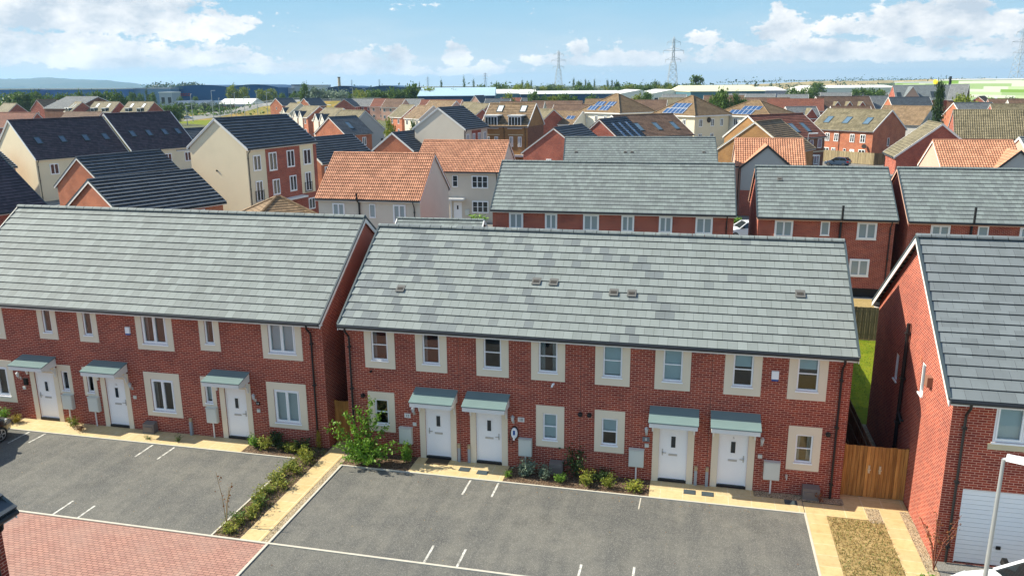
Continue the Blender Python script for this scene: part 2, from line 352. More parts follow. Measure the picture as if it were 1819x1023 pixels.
def holed(mb, F, W, H, holes, mi=0, room=None, reveal=.12, rmi=0):
    us = sorted({0, W, *[h[0] for h in holes], *[h[1] for h in holes]}); zs = sorted({0, H, *[h[2] for h in holes], *[h[3] for h in holes]})
    for i in range(len(us) - 1):
        for j in range(len(zs) - 1):
            cu, cz = (us[i] + us[i + 1]) / 2, (zs[j] + zs[j + 1]) / 2
            if not any(h[0] < cu < h[1] and h[2] < cz < h[3] for h in holes): F.quad(mb, us[i], us[i + 1], zs[j], zs[j + 1], 0, mi)
    for (a, b, c, d) in holes:
        for q in (((a, c), (a, d)), ((b, d), (b, c)), ((a, d), (b, d)), ((b, c), (a, c))):
            (u0, z0), (u1, z1) = q
            mb.poly([F.p(u0, z0, 0), F.p(u1, z1, 0), F.p(u1, z1, -reveal), F.p(u0, z0, -reveal)], None, rmi)
        if room is not None:                 # a shallow room behind the opening
            k = .9; e = .25
            A = [F.p(a - e, c - e, -reveal), F.p(b + e, c - e, -reveal), F.p(b + e, d + e, -reveal), F.p(a - e, d + e, -reveal)]
            Bq = [F.p(a - e, c - e, -k), F.p(b + e, c - e, -k), F.p(b + e, d + e, -k), F.p(a - e, d + e, -k)]
            mb.poly(Bq, None, room)
            for i in range(4): mb.poly([A[i], A[(i + 1) % 4], Bq[(i + 1) % 4], Bq[i]], None, room)

def rooftop(mb, L, D, ze, zr, oh, vo, gauge, style, mi=0, pitch=.24):
    hw = D / 2 + oh; Ls = math.hypot(hw, zr - ze); N = max(3, round(Ls / gauge)); W = L + 2 * vo; x0 = -W / 2; x1 = W / 2
    for s in (-1, 1):
        def P(x, q, h): f = q / Ls; return (x, s * (hw * (1 - f)) + s * h * (zr - ze) / Ls, ze + (zr - ze) * f + h * hw / Ls)
        g = Ls / N
        for i in range(N):
            a, b = i * g, (i + 1) * g; v0, v1 = i * gauge, (i + 1) * gauge
            if style == 'pan':
                nt = int(W / pitch) + 1; ns = 4
                for k in range(nt * ns):
                    ua, ub = k * pitch / ns, (k + 1) * pitch / ns
                    if ua >= W: break
                    ub = min(ub, W)
                    hh = [(pitch * .27 * (.5 - .5 * math.cos(2 * PI * (u / pitch + .25))) ** .7) for u in (ua, ub)]
                    q = [P(x0 + ua, a, .045 + hh[0]), P(x0 + ub, a, .045 + hh[1]), P(x0 + ub, b, .006 + hh[1]), P(x0 + ua, b, .006 + hh[0])]
                    uv = [(ua, v0 + .001), (ub, v0 + .001), (ub, v1 - .001), (ua, v1 - .001)]
                    mb.poly(q if s < 0 else q[::-1], uv if s < 0 else uv[::-1], mi, True)
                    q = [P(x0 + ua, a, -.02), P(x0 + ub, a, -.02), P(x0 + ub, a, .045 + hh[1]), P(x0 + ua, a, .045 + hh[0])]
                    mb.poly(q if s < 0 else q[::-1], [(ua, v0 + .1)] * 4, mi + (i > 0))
            else:
                t = {'step': .040, 'flat': .03, 'far': .045, 'rib': .095}[style]
                q = [P(x0, a, t), P(x1, a, t), P(x1, b, .004), P(x0, b, .004)]
                uv = [(0, v0 + .001), (W, v0 + .001), (W, v1 - .001), (0, v1 - .001)]
                mb.poly(q if s < 0 else q[::-1], uv if s < 0 else uv[::-1], mi)
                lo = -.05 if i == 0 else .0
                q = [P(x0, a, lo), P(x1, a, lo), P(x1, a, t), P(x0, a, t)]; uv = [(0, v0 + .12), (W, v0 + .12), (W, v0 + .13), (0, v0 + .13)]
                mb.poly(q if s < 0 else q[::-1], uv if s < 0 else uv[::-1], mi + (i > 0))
def ridge_caps(mb, L, zr, vo, r=.13, mi=0, seg=.45):
    n = max(1, round((L + 2 * vo) / seg)); W = (L + 2 * vo); st = W / n
    for k in range(n):
        xa, xb = -W / 2 + k * st, -W / 2 + (k + 1) * st - (.022 if seg < 1 else 0)
        pr = [(math.cos(a) * r, math.sin(a) * r * .75 + zr - .02) for a in [PI * j / 6 for j in range(7)]]
        for j in range(6):
            mb.poly([(xa, pr[j][0], pr[j][1]), (xb, pr[j][0], pr[j][1]), (xb, pr[j + 1][0], pr[j + 1][1]), (xa, pr[j + 1][0], pr[j + 1][1])][::-1], None, mi, True)
        for x in (xa, xb): mb.poly([(x, a, b) for a, b in pr], None, mi)
def verge(mb, L, D, ze, zr, oh, vo, h0, h1, w, mi=0, out=0.0, ends=(-1, 1)):
    hw = D / 2 + oh; Ls = math.hypot(hw, zr - ze)
    for sx in ends:
        for s in (-1, 1):
            def P(x, f, h): return (x, s * hw * (1 - f) + s * h * (zr - ze) / Ls * 0, ze + (zr - ze) * f + h)
            xo = sx * (L / 2 + vo + out); xi = sx * (L / 2 + vo + out - w)
            mb.hexa([P(xi, 0, h0), P(xo, 0, h0), P(xo, 1, h0), P(xi, 1, h0), P(xi, 0, h1), P(xo, 0, h1), P(xo, 1, h1), P(xi, 1, h1)], mi)
def eaves(mb, L, D, ze, oh, vo, h=.17, mi=0, sides=(-1, 1)):
    hw = D / 2 + oh
    for s in sides:
        y0, y1 = sorted((s * (hw - .03), s * (hw - .005)))
        mb.box(-L / 2 - vo + .06, L / 2 + vo - .06, y0, y1, ze - h, ze - .015, mi)
        y0, y1 = sorted((s * (D / 2 - .02), s * (hw - .03)))
        mb.box(-L / 2 - vo + .06, L / 2 + vo - .06, y0, y1, ze - h, ze - h + .015, mi)
def gutter(mb, L, D, ze, oh, vo, r=.06, sides=(-1, 1)):
    for s in sides: mb.tube([(-L / 2 - vo + .03, s * (D / 2 + oh + r * .8), ze - .045), (L / 2 + vo - .03, s * (D / 2 + oh + r * .8), ze - .045)], r, 8)
def downpipe(root, F, u, ze, oh, z0=.05, r=.038):
    mb = MB(); d = oh + .04
    mb.tube([F.p(u, ze - .06, d), F.p(u, ze - .22, d - .02), F.p(u, ze - .48, .09), F.p(u, ze - .6, .065), F.p(u, z0, .065)], r, 8)
    for z in (ze - .9, (ze + z0) / 2, z0 + .5): F.box(mb, u - .06, u + .06, z - .03, z + .03, .0, .11)
    return mb.build('downpipe', 'black_pvc', root)

def window(root, F, u0, u1, z0, z1, n=2, d=-.09, glass='glass', fr='upvc_white', fw=.055, bars=0, sill='upvc_white', blind=None, opened=False, surround=None, sw=.27, far=False):
    """frame mesh (ring, mullions, glazing bars) > pane, sill, surround, blind"""
    mb = MB(); t = .07
    def ring(a, b, c, e, w, d0, d1):
        F.box(mb, a, a + w, c, e, d0, d1); F.box(mb, b - w, b, c, e, d0, d1)
        F.box(mb, a + w, b - w, c, c + w, d0, d1); F.box(mb, a + w, b - w, e - w, e, d0, d1)
    if far:
        F.box(mb, u0, u1, z0, z1, .0, .045, 0); w = (u1 - u0 - .1) / n
        for k in range(n): F.quad(mb, u0 + .06 + k * w + .02, u0 + .04 + (k + 1) * w - .02, z0 + .1, z1 - .07, .05, 1)
        return mb.build('window', [fr, glass], root)
    ring(u0, u1, z0, z1, fw, d, d + t)
    w = (u1 - u0 - 2 * fw) / n
    for k in range(n):
        a, b = u0 + fw + k * w, u0 + fw + (k + 1) * w
        if n > 1: ring(a + .004, b - .004, z0 + fw, z1 - fw, .045, d + .012, d + t + .02)
        for q in range(bars):
            zz = z0 + fw + (z1 - z0 - 2 * fw) * (q + 1) / (bars + 1); F.box(mb, a, b, zz - .016, zz + .016, d + .02, d + t - .005)
    o = mb.build('window', fr, root)
    pm = MB(); F.quad(pm, u0 + fw, u1 - fw, z0 + fw, z1 - fw, d + .03); pm.build('pane', glass, o)
    if sill:
        sm = MB(); F.box(sm, u0 - .03, u1 + .03, z0 - .045, z0 - .002, d + .01, .055); sm.build('sill', sill, o)
    if surround:
        sm = MB(); e = .018
        zt = surround[1] if isinstance(surround, tuple) else z1 + sw; zb = surround[0] if isinstance(surround, tuple) else z0 - sw
        for (a, b, c, f) in ((u0 - sw, u0, zb, zt), (u1, u1 + sw, zb, zt), (u0, u1, zb, z0 - .003), (u0, u1, z1 + .003, zt)):
            if f - c > .01: F.box(sm, a, b, c, f, .001, e)
        sm.build('surround', 'surround_render', o)
    if blind:
        kind, f = blind; bm = MB()
        if kind == 'blind': F.quad(bm, u0 + .02, u1 - .02, z1 - (z1 - z0) * f, z1 - .02, d - .06)
        else:
            for (a, b) in ((u0 - .05, u0 + (u1 - u0) * f), (u1 - (u1 - u0) * f, u1 + .05)):
                m = 8
                for k in range(m):
                    x, y = a + (b - a) * k / m, a + (b - a) * (k + 1) / m
                    bm.poly([F.p(x, z0 - .05, d - .1 - .03 * (k % 2)), F.p(y, z0 - .05, d - .1 - .03 * ((k + 1) % 2)), F.p(y, z1 + .05, d - .1 - .03 * ((k + 1) % 2)), F.p(x, z1 + .05, d - .1 - .03 * (k % 2))])
        bm.build('blind' if kind == 'blind' else 'curtain', 'blind_cloth' if kind == 'blind' else 'curtain', o)
    return o

def door(root, F, u0, u1, z0, z1, handle=-1, pil=.24, number=None, d=-.07, far=False, mat='upvc_white'):
    mb = MB(); F.box(mb, u0 + .05, u1 - .05, z0 + .05, z1 - .05, d - .04, d + .01)
    if far:
        c = (u0 + u1) / 2; F.box(mb, c - .08, c + .08, z0 + 1.25, z0 + 1.65, d + .008, d + .02, 1)
        return mb.build('door', [mat, 'glass_dark'], root)
    for (a, b, c, e) in ((u0, u0 + .05, z0, z1), (u1 - .05, u1, z0, z1), (u0 + .05, u1 - .05, z1 - .05, z1)): F.box(mb, a, b, c, e, d - .04, d + .035)
    o = mb.build('door', mat, root); c = (u0 + u1) / 2
    g = MB(); F.box(g, c - .075, c + .075, z0 + 1.24, z0 + 1.66, d + .011, d + .016); 
    r_ = MB()
    for (a, b, e, f) in ((c - .105, c - .075, z0 + 1.21, z0 + 1.69), (c + .075, c + .105, z0 + 1.21, z0 + 1.69), (c - .075, c + .075, z0 + 1.66, z0 + 1.69), (c - .075, c + .075, z0 + 1.21, z0 + 1.24)): F.box(r_, a, b, e, f, d + .011, d + .026)
    g.build('glazing', 'glass_dark', o); r_.build('glazing_frame', mat, o)
    lb = MB(); F.box(lb, c - .15, c + .15, z0 + .93, z0 + 1.0, d + .011, d + .026); lb.build('letterbox', 'steel', o)
    h = MB(); hu = c + handle * .36; F.box(h, hu - .02, hu + .02, z0 + .92, z0 + 1.16, d + .011, d + .022); F.box(h, *sorted((hu, hu - handle * .13)), z0 + 1.02, z0 + 1.045, d + .04, d + .06); F.box(h, hu - .015, hu + .015, z0 + 1.02, z0 + 1.045, d + .02, d + .06); h.build('handle', 'steel', o)
    t = MB(); F.box(t, u0, u1, z0 - .03, z0 + .045, d - .05, .03); t.build('threshold', 'black_pvc', o)
    if number:
        q = F.p(c, z0 + 1.8, d + .012); text(number, 'number', 'steel', o, q, (PI / 2, 0, 0), .13)
    if pil:
        s = MB(); e = .02
        F.box(s, u0 - pil, u0, 0.02, z1 + .25, .001, e); F.box(s, u1, u1 + pil, 0.02, z1 + .25, .001, e); F.box(s, u0, u1, z1 + .002, z1 + .25, .001, e)
        s.build('door_surround', 'surround_render', root)
    return o
def canopy(root, F, u0, u1, zb=2.82, zf=2.53, dp=.82):
    mb = MB()
    P = [F.p(u0, zf, dp), F.p(u1, zf, dp), F.p(u1, zb, .0), F.p(u0, zb, .0)]
    top = [(p[0], p[1], p[2] + .035) for p in P]
    mb.hexa(P + top); o = mb.build('canopy', 'lead_roof', root)
    f = MB(); k = .05
    F.box(f, u0 + .03, u1 - .03, zf - .16, zf - .012, dp - .05, dp - .02)
    for a, b in ((u0 + .03, u0 + .06), (u1 - .06, u1 - .03)):
        P = [F.p(a, zf - .16, dp - .05), F.p(b, zf - .16, dp - .05), F.p(b, zf - .16, 0.01), F.p(a, zf - .16, 0.01)]
        Q = [F.p(a, zf - .004, dp - .05), F.p(b, zf - .004, dp - .05), F.p(b, zb - .03, .01), F.p(a, zb - .03, .01)]
        f.hexa(P + Q)
    F.box(f, u0 + .06, u1 - .06, zf - .15, zf - .135, .01, dp - .05); f.build('fascia', 'white_paint', o)
    for a in (u0 + .1, u1 - .16):
        b = MB(); F.box(b, a, a + .06, zf - .62, zf - .161, .02, .075)
        pts = [(.075, zf - .55), (.13, zf - .36), (.26, zf - .25), (.5, zf - .2)]
        for (d0, za), (d1, zb_) in zip(pts, pts[1:]):
            b.hexa([F.p(a, za - .05, d0), F.p(a + .06, za - .05, d0), F.p(a + .06, zb_ - .05, d1), F.p(a, zb_ - .05, d1), F.p(a, za + .035, d0), F.p(a + .06, za + .035, d0), F.p(a + .06, zb_ + .04, d1), F.p(a, zb_ + .04, d1)])
        b.build('bracket', 'white_paint', o)
def meter_box(root, F, u0, u1, z0, z1, pole=True):
    b = MB(); F.box(b, u0, u1, z0, z1, 0, .16); F.box(b, u0 + .025, u1 - .025, z0 + .025, z1 - .025, .16, .175); F.box(b, u0 - .01, u1 + .01, z1, z1 + .015, 0, .19)
    o = b.build('meter_box', 'box_white', root)
    if pole:
        p = MB(); c = (u0 + u1) / 2; p.tube([F.p(c, .02, .09), F.p(c, z0, .09)], .028, 8); p.build('conduit', 'white_paint', o)
def lantern(root, F, u, z):
    b = MB(); F.box(b, u - .04, u + .04, z - .2, z - .08, 0, .02); b.tube([F.p(u, z - .14, .02), F.p(u, z - .14, .12), F.p(u, z - .03, .13)], .012, 6); b.tube([F.p(u, z + .1, .13), F.p(u, z + .17, .13)], .085, 8, r1=.02)
    o = b.build('wall_lantern', 'steel', root); g = MB(); g.tube([F.p(u, z - .05, .13), F.p(u, z + .1, .13)], .045, 8, r1=.07); g.build('lamp_glass', 'lamp_lens', o)
def wall_box(root, F, name, mat, u0, u1, z0, z1, d=.05):
    b = MB(); F.box(b, u0, u1, z0, z1, 0, d * .75); F.box(b, u0 + .012, u1 - .012, z0 + .012, z1 - .012, d * .75, d); return b.build(name, mat, root)
def gas_box(root, F, u0, u1, z1=.46):
    b = MB(); P = [F.p(u0, .01, .3), F.p(u1, .01, .3), F.p(u1, .01, 0), F.p(u0, .01, 0), F.p(u0, z1 - .06, .26), F.p(u1, z1 - .06, .26), F.p(u1, z1, 0), F.p(u0, z1, 0)]; b.hexa(P)
    F.box(b, u0 + .06, u1 - .06, .08, z1 - .16, .27, .3); b.build('gas_meter_box', 'gas_box', root)
def flue(root, F, u, z, r=.075):
    b = MB(); b.tube([F.p(u, z, 0), F.p(u, z, .07)], r, 10); b.tube([F.p(u, z, .07), F.p(u, z, .1)], r * .6, 10); b.build('flue', 'black_pvc', root)
def vent_tiles(root, roofobj, L, D, ze, zr, oh, spots, w=.32, h=.37):
    hw = D / 2 + oh; Ls = math.hypot(hw, zr - ze)
    def P(x, q, k): f = q / Ls; return (x - L / 2, -(hw * (1 - f)) - k * (zr - ze) / Ls, ze + (zr - ze) * f + k * hw / Ls)
    for (u, q) in spots:
        b = MB(); a = [P(u, q, .045), P(u + w, q, .045), P(u + w, q + h, .02), P(u, q + h, .02)]; c = [P(u, q, .075), P(u + w, q, .075), P(u + w, q + h, .03), P(u, q + h, .03)]
        b.hexa(a + c, 0)
        for k in range(4):
            x = u + .05 + k * (w - .1) / 4; b.hexa([P(x, q + .1, .06), P(x + .045, q + .1, .06), P(x + .045, q + .24, .05), P(x, q + .24, .05), P(x, q + .1, .074), P(x + .045, q + .1, .074), P(x + .045, q + .24, .055), P(x, q + .24, .055)], 1)
        b.build('vent_tile', ['vent_tile', 'vent_dark'], roofobj)
def rooflight(roofobj, L, D, ze, zr, oh, u, q, w=.78, h=1.2, glass='rooflight', side=-1, solar=False):
    hw = D / 2 + oh; Ls = math.hypot(hw, zr - ze)
    def P(x, qq, k): f = qq / Ls; return ((x - L / 2) * (1 if side < 0 else -1), side * (hw * (1 - f)) + side * k * (zr - ze) / Ls, ze + (zr - ze) * f + k * hw / Ls)
    def slab(mb, u0, u1, q0, q1, k0, k1, mi=0):
        mb.hexa([P(u0, q0, k0), P(u1, q0, k0), P(u1, q1, k0), P(u0, q1, k0), P(u0, q0, k1), P(u1, q0, k1), P(u1, q1, k1), P(u0, q1, k1)], mi)
    b = MB()
    if solar:
        slab(b, u, u + w, q, q + h, .05, .11, 0)
        b.poly([P(u, q, .114), P(u + w, q, .114), P(u + w, q + h, .114), P(u, q + h, .114)], [(0, 0), (w, 0), (w, h), (0, h)], 1)
        return b.build('solar_panel', ['steel', 'solar_panel'], roofobj)
    t = .09
    for (u0, u1, q0, q1) in ((u, u + t, q, q + h), (u + w - t, u + w, q, q + h), (u + t, u + w - t, q, q + t), (u + t, u + w - t, q + h - t, q + h)): slab(b, u0, u1, q0, q1, .01, .11)
    o = b.build('rooflight', 'dark_trim', roofobj)
    p = MB(); p.poly([P(u + t, q + t, .085), P(u + w - t, q + t, .085), P(u + w - t, q + h - t, .085), P(u + t, q + h - t, .085)]); p.build('pane', glass, o)

def house(name, label, x, y, rot, L, D, ze, zr, wall, roof, oh=.3, vo=.12, gauge=.37, style='step', holes=None, trim='white_paint', vcap='dark_trim', pipes=(), cat='house', group=None, bits=True, panels=(), pitch=.24):
    """gabled house: ridge along local x, front on local -y. D is the wall depth."""
    root = thing(name, label, cat, (x, y, 0), R(rot), group)
    Fs = faces(L, D); tn = (zr - ze) / (D / 2 + oh); holes = holes or {}
    w = MB(); zt = ze - .03
    for k, F in Fs.items():
        W = L if k in 'FB' else D
        holed(w, F, W, zt if k in 'FB' else ze + oh * tn - .06, holes.get(k, []), 0, 1 if k in holes else None)
        if k in 'LR':
            a = ze + oh * tn - .06; w.poly([F.p(0, a), F.p(W, a), F.p(W / 2, zr - .06)], [(0, a), (W, a), (W / 2, zr - .06)], 0)
    wo = w.build('wall', [wall, 'room_dark'], root)
    for (fk, u0, u1, z0, z1, mat) in panels:
        pm = MB(); Fs[fk].box(pm, u0, u1, z0, z1, .0, .02); pm.build('wall_panel', mat, root)
    if roof == 'roof_black' and style == 'step': style = 'rib'
    r = MB(); rooftop(r, L, D, ze, zr, oh, vo, gauge, style, 0, pitch); ro = r.build('roof', [roof, 'tile_gap_shade'], root)
    if bits:
        rc = MB(); ridge_caps(rc, L, zr + .03, vo, seg=.45 if L < 40 else 2); rc.build('ridge_tiles', roof, ro)
        for s in (-1, 1):
            v = MB(); verge(v, L, D, ze, zr, oh, vo, -.02, .065, .07, out=.02, ends=(s,)); v.build('verge', vcap, ro)
            b = MB(); verge(b, L, D, ze, zr, oh, vo, -.2, -.022, .03, out=.0, ends=(s,)); b.build('bargeboard', trim, ro)
            e = MB(); eaves(e, L, D, ze, oh, vo, sides=(s,)); e.build('fascia', trim, ro)
            if style != 'far': g = MB(); gutter(g, L, D, ze, oh, vo, sides=(s,)); g.build('gutter', 'black_pvc', ro)
        for (fk, u) in pipes: downpipe(root, Fs[fk], u, ze, oh)
    return root, Fs, ro, wo

def cross_gable(root, ro, L, D, uc, w, proj, ze, zr, wall, roof, oh=.25, base=None, back=3.0, fr='white_paint', style='flat', gauge=.37, z0=0.0):
    """a gabled wing that meets the front slope; its ridge runs along local y"""
    F = faces(L, D)['F']; x0 = uc - L / 2; yf = -D / 2 - proj; m = MB(); h = w / 2
    zt = ze + oh * (zr - ze) / (h + oh) - .04
    pts = [(x0 - h, z0), (x0 + h, z0), (x0 + h, zt), (x0, zr - .05), (x0 - h, zt)]
    m.poly([(a, yf, z) for a, z in pts], [(a, z) for a, z in pts], 0)
    for sx in (-1, 1):
        q = [(x0 + sx * h, yf, z0), (x0 + sx * h, yf + proj + .3, z0), (x0 + sx * h, yf + proj + .3, zt), (x0 + sx * h, yf, zt)]
        m.poly(q if sx > 0 else q[::-1], [(p[1], p[2]) for p in (q if sx > 0 else q[::-1])], 0)
    m.build('wing_wall', wall, root)
    if base:
        b = MB(); b.box(x0 - h - .02, x0 + h + .02, yf - .02, yf + .1, z0, base[1]); b.build('wing_plinth', base[0], root)
    r = MB(); hw = h + oh; Ls = math.hypot(hw, zr - ze); N = max(3, round(Ls / gauge)); g = Ls / N; y0, y1 = yf - .12, yf + proj + back
    for s in (-1, 1):
        def P(y, q, k): f = q / Ls; return (x0 + s * hw * (1 - f) + s * k * (zr - ze) / Ls, y, ze + (zr - ze) * f + k * hw / Ls)
        for i in range(N):
            a, b = i * g, (i + 1) * g; t = .035
            q = [P(y0, a, t), P(y0, b, .004), P(y1, b, .004), P(y1, a, t)]; uv = [(y0 + 50, i * gauge + .001), (y0 + 50, (i + 1) * gauge - .001), (y1 + 50, (i + 1) * gauge - .001), (y1 + 50, i * gauge + .001)]
            r.poly(q if s < 0 else q[::-1], uv if s < 0 else uv[::-1])
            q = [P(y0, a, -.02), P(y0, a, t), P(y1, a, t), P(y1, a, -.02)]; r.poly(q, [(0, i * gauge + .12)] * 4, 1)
    rr = r.build('wing_roof', [roof, 'tile_gap_shade'], root)
    v = MB()
    for s in (-1, 1):
        A = (x0 + s * hw, ze); B_ = (x0, zr)
        for (k0, k1, d0, d1) in ((-.2, .06, -.15, -.11),):
            v.hexa([(A[0], yf + d0, A[1] + k0), (A[0], yf + d1, A[1] + k0), (B_[0], yf + d1, B_[1] + k0), (B_[0], yf + d0, B_[1] + k0), (A[0], yf + d0, A[1] + k1), (A[0], yf + d1, A[1] + k1), (B_[0], yf + d1, B_[1] + k1), (B_[0], yf + d0, B_[1] + k1)])
    v.build('bargeboard', fr, rr)
    return rr

def hip_house(name, label, x, y, rot, L, D, ze, zr, ridge, wall, roof, oh=.45, cat='apartment block', group=None):
    root = thing(name, label, cat, (x, y, 0), R(rot), group); Fs = faces(L, D)
    w = MB()
    for k, F in Fs.items(): holed(w, F, L if k in 'FB' else D, ze - .02, [])
    w.build('wall', wall, root)
    a, b = L / 2 + oh, D / 2 + oh; rr = ridge / 2; r = MB()
    for (p, q, s, t) in (((-a, -b), (a, -b), (rr, 0), (-rr, 0)), ((a, b), (-a, b), (-rr, 0), (rr, 0)), ((a, -b), (a, b), (rr, 0), (rr, 0)), ((-a, b), (-a, -b), (-rr, 0), (-rr, 0))):
        A, B_, Cc, Dd = Vector((*p, ze)), Vector((*q, ze)), Vector((*s, zr)), Vector((*t, zr))
        N = max(4, round(((Cc + Dd) / 2 - (A + B_) / 2).length / .36)); nn = (B_ - A).cross(Dd - A).normalized(); W = (B_ - A).length
        for i in range(N):
            f0, f1 = i / N, (i + 1) / N
            P = [A.lerp(Dd, f0) + nn * .03, B_.lerp(Cc, f0) + nn * .03, B_.lerp(Cc, f1), A.lerp(Dd, f1)]
            e = (B_ - A) / W; uv = [((p_ - A).dot(e), (i + (.003 if k < 2 else .997)) * .36) for k, p_ in enumerate(P)]
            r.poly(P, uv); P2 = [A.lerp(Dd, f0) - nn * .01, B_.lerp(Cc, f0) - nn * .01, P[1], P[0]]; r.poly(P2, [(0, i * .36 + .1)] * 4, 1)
    ro = r.build('roof', [roof, 'tile_gap_shade'], root)
    h = MB()
    for (p, s) in (((-a, -b), -rr), ((a, -b), rr), ((a, b), rr), ((-a, b), -rr)): h.tube([(*p, ze + .03), (s, 0, zr + .03)], .13, 6)
    if ridge > .2: h.tube([(-rr, 0, zr + .03), (rr, 0, zr + .03)], .13, 6)
    h.build('hip_tiles', roof, ro)
    f = MB()
    f.box(-a, a, -b - .02, -b + .02, ze - .22, ze - .01); f.box(-a, a, b - .02, b + .02, ze - .22, ze - .01); f.box(-a - .02, -a + .02, -b, b, ze - .22, ze - .01); f.box(a - .02, a + .02, -b, b, ze - .22, ze - .01)
    f.box(-a, a, -b, b, ze - .2, ze - .19); f.build('fascia', 'white_paint', ro)
    return root, Fs, ro

# ------------------------------------------------------------------ camera, sun, sky
def make_camera():
    f, p, yw, rl = 1420.51, R(14.2462), R(-12.98445), R(-.40227); c = Vector((12.45113, -26.1283, 13.57504))
    fwd = Vector((math.sin(yw) * math.cos(p), math.cos(yw) * math.cos(p), -math.sin(p))); rt = Vector((math.cos(yw), -math.sin(yw), 0)); up = rt.cross(fwd)
    r2 = rt * math.cos(rl) + up * math.sin(rl); u2 = up * math.cos(rl) - rt * math.sin(rl)
    cam = bpy.data.cameras.new('camera'); o = bpy.data.objects.new('camera', cam); COL.objects.link(o)
    M = Matrix((r2, u2, -fwd)).transposed().to_4x4(); M.translation = c; o.matrix_world = M
    cam.sensor_width = 36; cam.lens = f * 36 / 1819; cam.clip_end = 40000; cam.clip_start = .5
    S.camera = o
make_camera()
SUN_EL, SUN_AZ = R(39.5), (-1.0, -.012)          # the sun stands over the left-hand end of the terraces
def make_light():
    d = Vector((SUN_AZ[0], SUN_AZ[1], 0)).normalized() * math.cos(SUN_EL) + Vector((0, 0, math.sin(SUN_EL)))
    l = bpy.data.lights.new('sun', 'SUN'); l.energy = 5.0; l.angle = R(.53); l.color = (1.0, .92, .75)
    o = bpy.data.objects.new('sun', l); COL.objects.link(o); o.rotation_euler = d.to_track_quat('Z', 'Y').to_euler(); o.location = (-40, 0, 60)
make_light()
def make_world():
    w = bpy.data.worlds.new('World'); S.world = w; w.use_nodes = True; t = NT(w.node_tree)
    out = t.n('ShaderNodeOutputWorld'); bg = t.n('ShaderNodeBackground'); t.l(bg.outputs[0], out.inputs[0]); bg.inputs[1].default_value = .12
    sky = t.n('ShaderNodeTexSky', sky_type='NISHITA'); sky.sun_disc = False; sky.sun_elevation = SUN_EL; sky.sun_rotation = R(-90)
    sky.altitude = 10; sky.air_density = 1.0; sky.dust_density = .6; sky.ozone_density = 1.6
    sp = t.n('ShaderNodeSeparateXYZ'); t.l(co(t, 'Generated'), sp.inputs[0])
    az = t.m('ARCTAN2', sp.outputs[0], sp.outputs[1]); el = t.m('ARCSINE', sp.outputs[2])
    def px(x, y): return R(-12.98) + math.atan((x - 909.5) / 1440), (151 + (909 - x) * .007 - y) / 1440
    vec = t.xyz(t.m('MULTIPLY', az, 1.0), t.m('MULTIPLY', el, 1.7), 0)
    big = t.noise(vec, 9, 7, .60); fine = t.noise(vec, 42, 6, .62)
    lit = t.noise(t.xyz(t.m('ADD', az, -.016), t.m('MULTIPLY', t.m('ADD', el, .014), 1.7), 0), 9, 7, .60)
    blobs = [(20, 5, 200, 60, 1.25), (190, 45, 210, 62, 1.25), (60, 105, 260, 40, 1.1), (335, 62, 120, 44, 1.05), (415, 60, 70, 22, .85), (462, 52, 26, 11, .75), (250, 112, 260, 30, .85), (420, 104, 34, 8, .7), (500, 126, 120, 14, .7),
             (604, 114, 24, 16, .85), (648, 118, 58, 26, .95), (718, 106, 36, 26, .85), (690, 128, 110, 14, .8), (818, 106, 34, 34, 1.0), (812, 90, 20, 18, .75), (866, 120, 16, 14, .7), (760, 130, 200, 12, .62),
             (1028, 92, 22, 20, .9), (1120, 110, 220, 18, .8), (1243, 78, 40, 20, .95), (1368, 40, 18, 26, .85), (1388, 66, 44, 36, 1.05), (1350, 72, 34, 18, .9), (1480, 64, 56, 26, .95),
             (1600, 62, 120, 42, 1.15), (1684, 32, 50, 42, 1.15), (1705, 66, 90, 34, 1.05), (1785, 62, 60, 18, .95), (1819, 48, 40, 11, .7), (1560, 100, 360, 30, .9), (1350, 104, 200, 26, .82)]
    dens = None
    for (x, y, rx, ry, a) in blobs:
        ca, ce = px(x, y); ra, re = rx / 1440, ry / 1440
        u = t.m('DIVIDE', t.m('SUBTRACT', az, ca), ra); v = t.m('DIVIDE', t.m('SUBTRACT', el, ce), re); v = t.m('MAXIMUM', v, t.m('MULTIPLY', v, -1.7))
        q = t.m('MULTIPLY', t.m('SUBTRACT', 1.0, t.m('ADD', t.m('MULTIPLY', u, u), t.m('MULTIPLY', v, v))), a)
        dens = q if dens is None else t.m('MAXIMUM', dens, q)
    # clouds over the rest of the dome, out of the picture: scattered fair-weather heaps
    rest = t.m('MULTIPLY', t.ss(t.m('ABSOLUTE', t.m('ADD', az, R(13))), R(38), R(55)), t.ss(el, .0, .1)); other = t.m('MULTIPLY', rest, .35)
    dens = t.m('MAXIMUM', dens, -1.2); dens = t.m('MAXIMUM', dens, t.m('SUBTRACT', other, .25))
    nz = t.m('ADD', t.m('MULTIPLY', t.m('SUBTRACT', big, .5), 2.3), t.m('ADD', t.m('MULTIPLY', t.m('SUBTRACT', fine, .5), 2.2), t.m('MULTIPLY', t.m('SUBTRACT', t.noise(vec, 120, 4, .6), .5), 1.3)))
    d = t.m('ADD', dens, nz)
    alpha = t.ss(d, .12, .56)
    shade = t.m('ADD', .52, t.m('ADD', t.m('MULTIPLY', t.m('SUBTRACT', big, lit), 3.6), t.m('MULTIPLY', t.m('SUBTRACT', fine, .5), .45)), clamp=True)
    thick = t.ss(d, .5, 1.5)
    shade = t.m('SUBTRACT', shade, t.m('MULTIPLY', thick, .22), clamp=True)
    cloud = t.mix(shade, (2.75, 3.2, 3.66), (5.5, 5.45, 5.3))
    low = t.ss(el, .0, .055)                   # clouds low down are seen through more air
    cloud = t.mix(low, t.mix(.3, cloud, (3.45, 3.89, 4.18)), cloud)
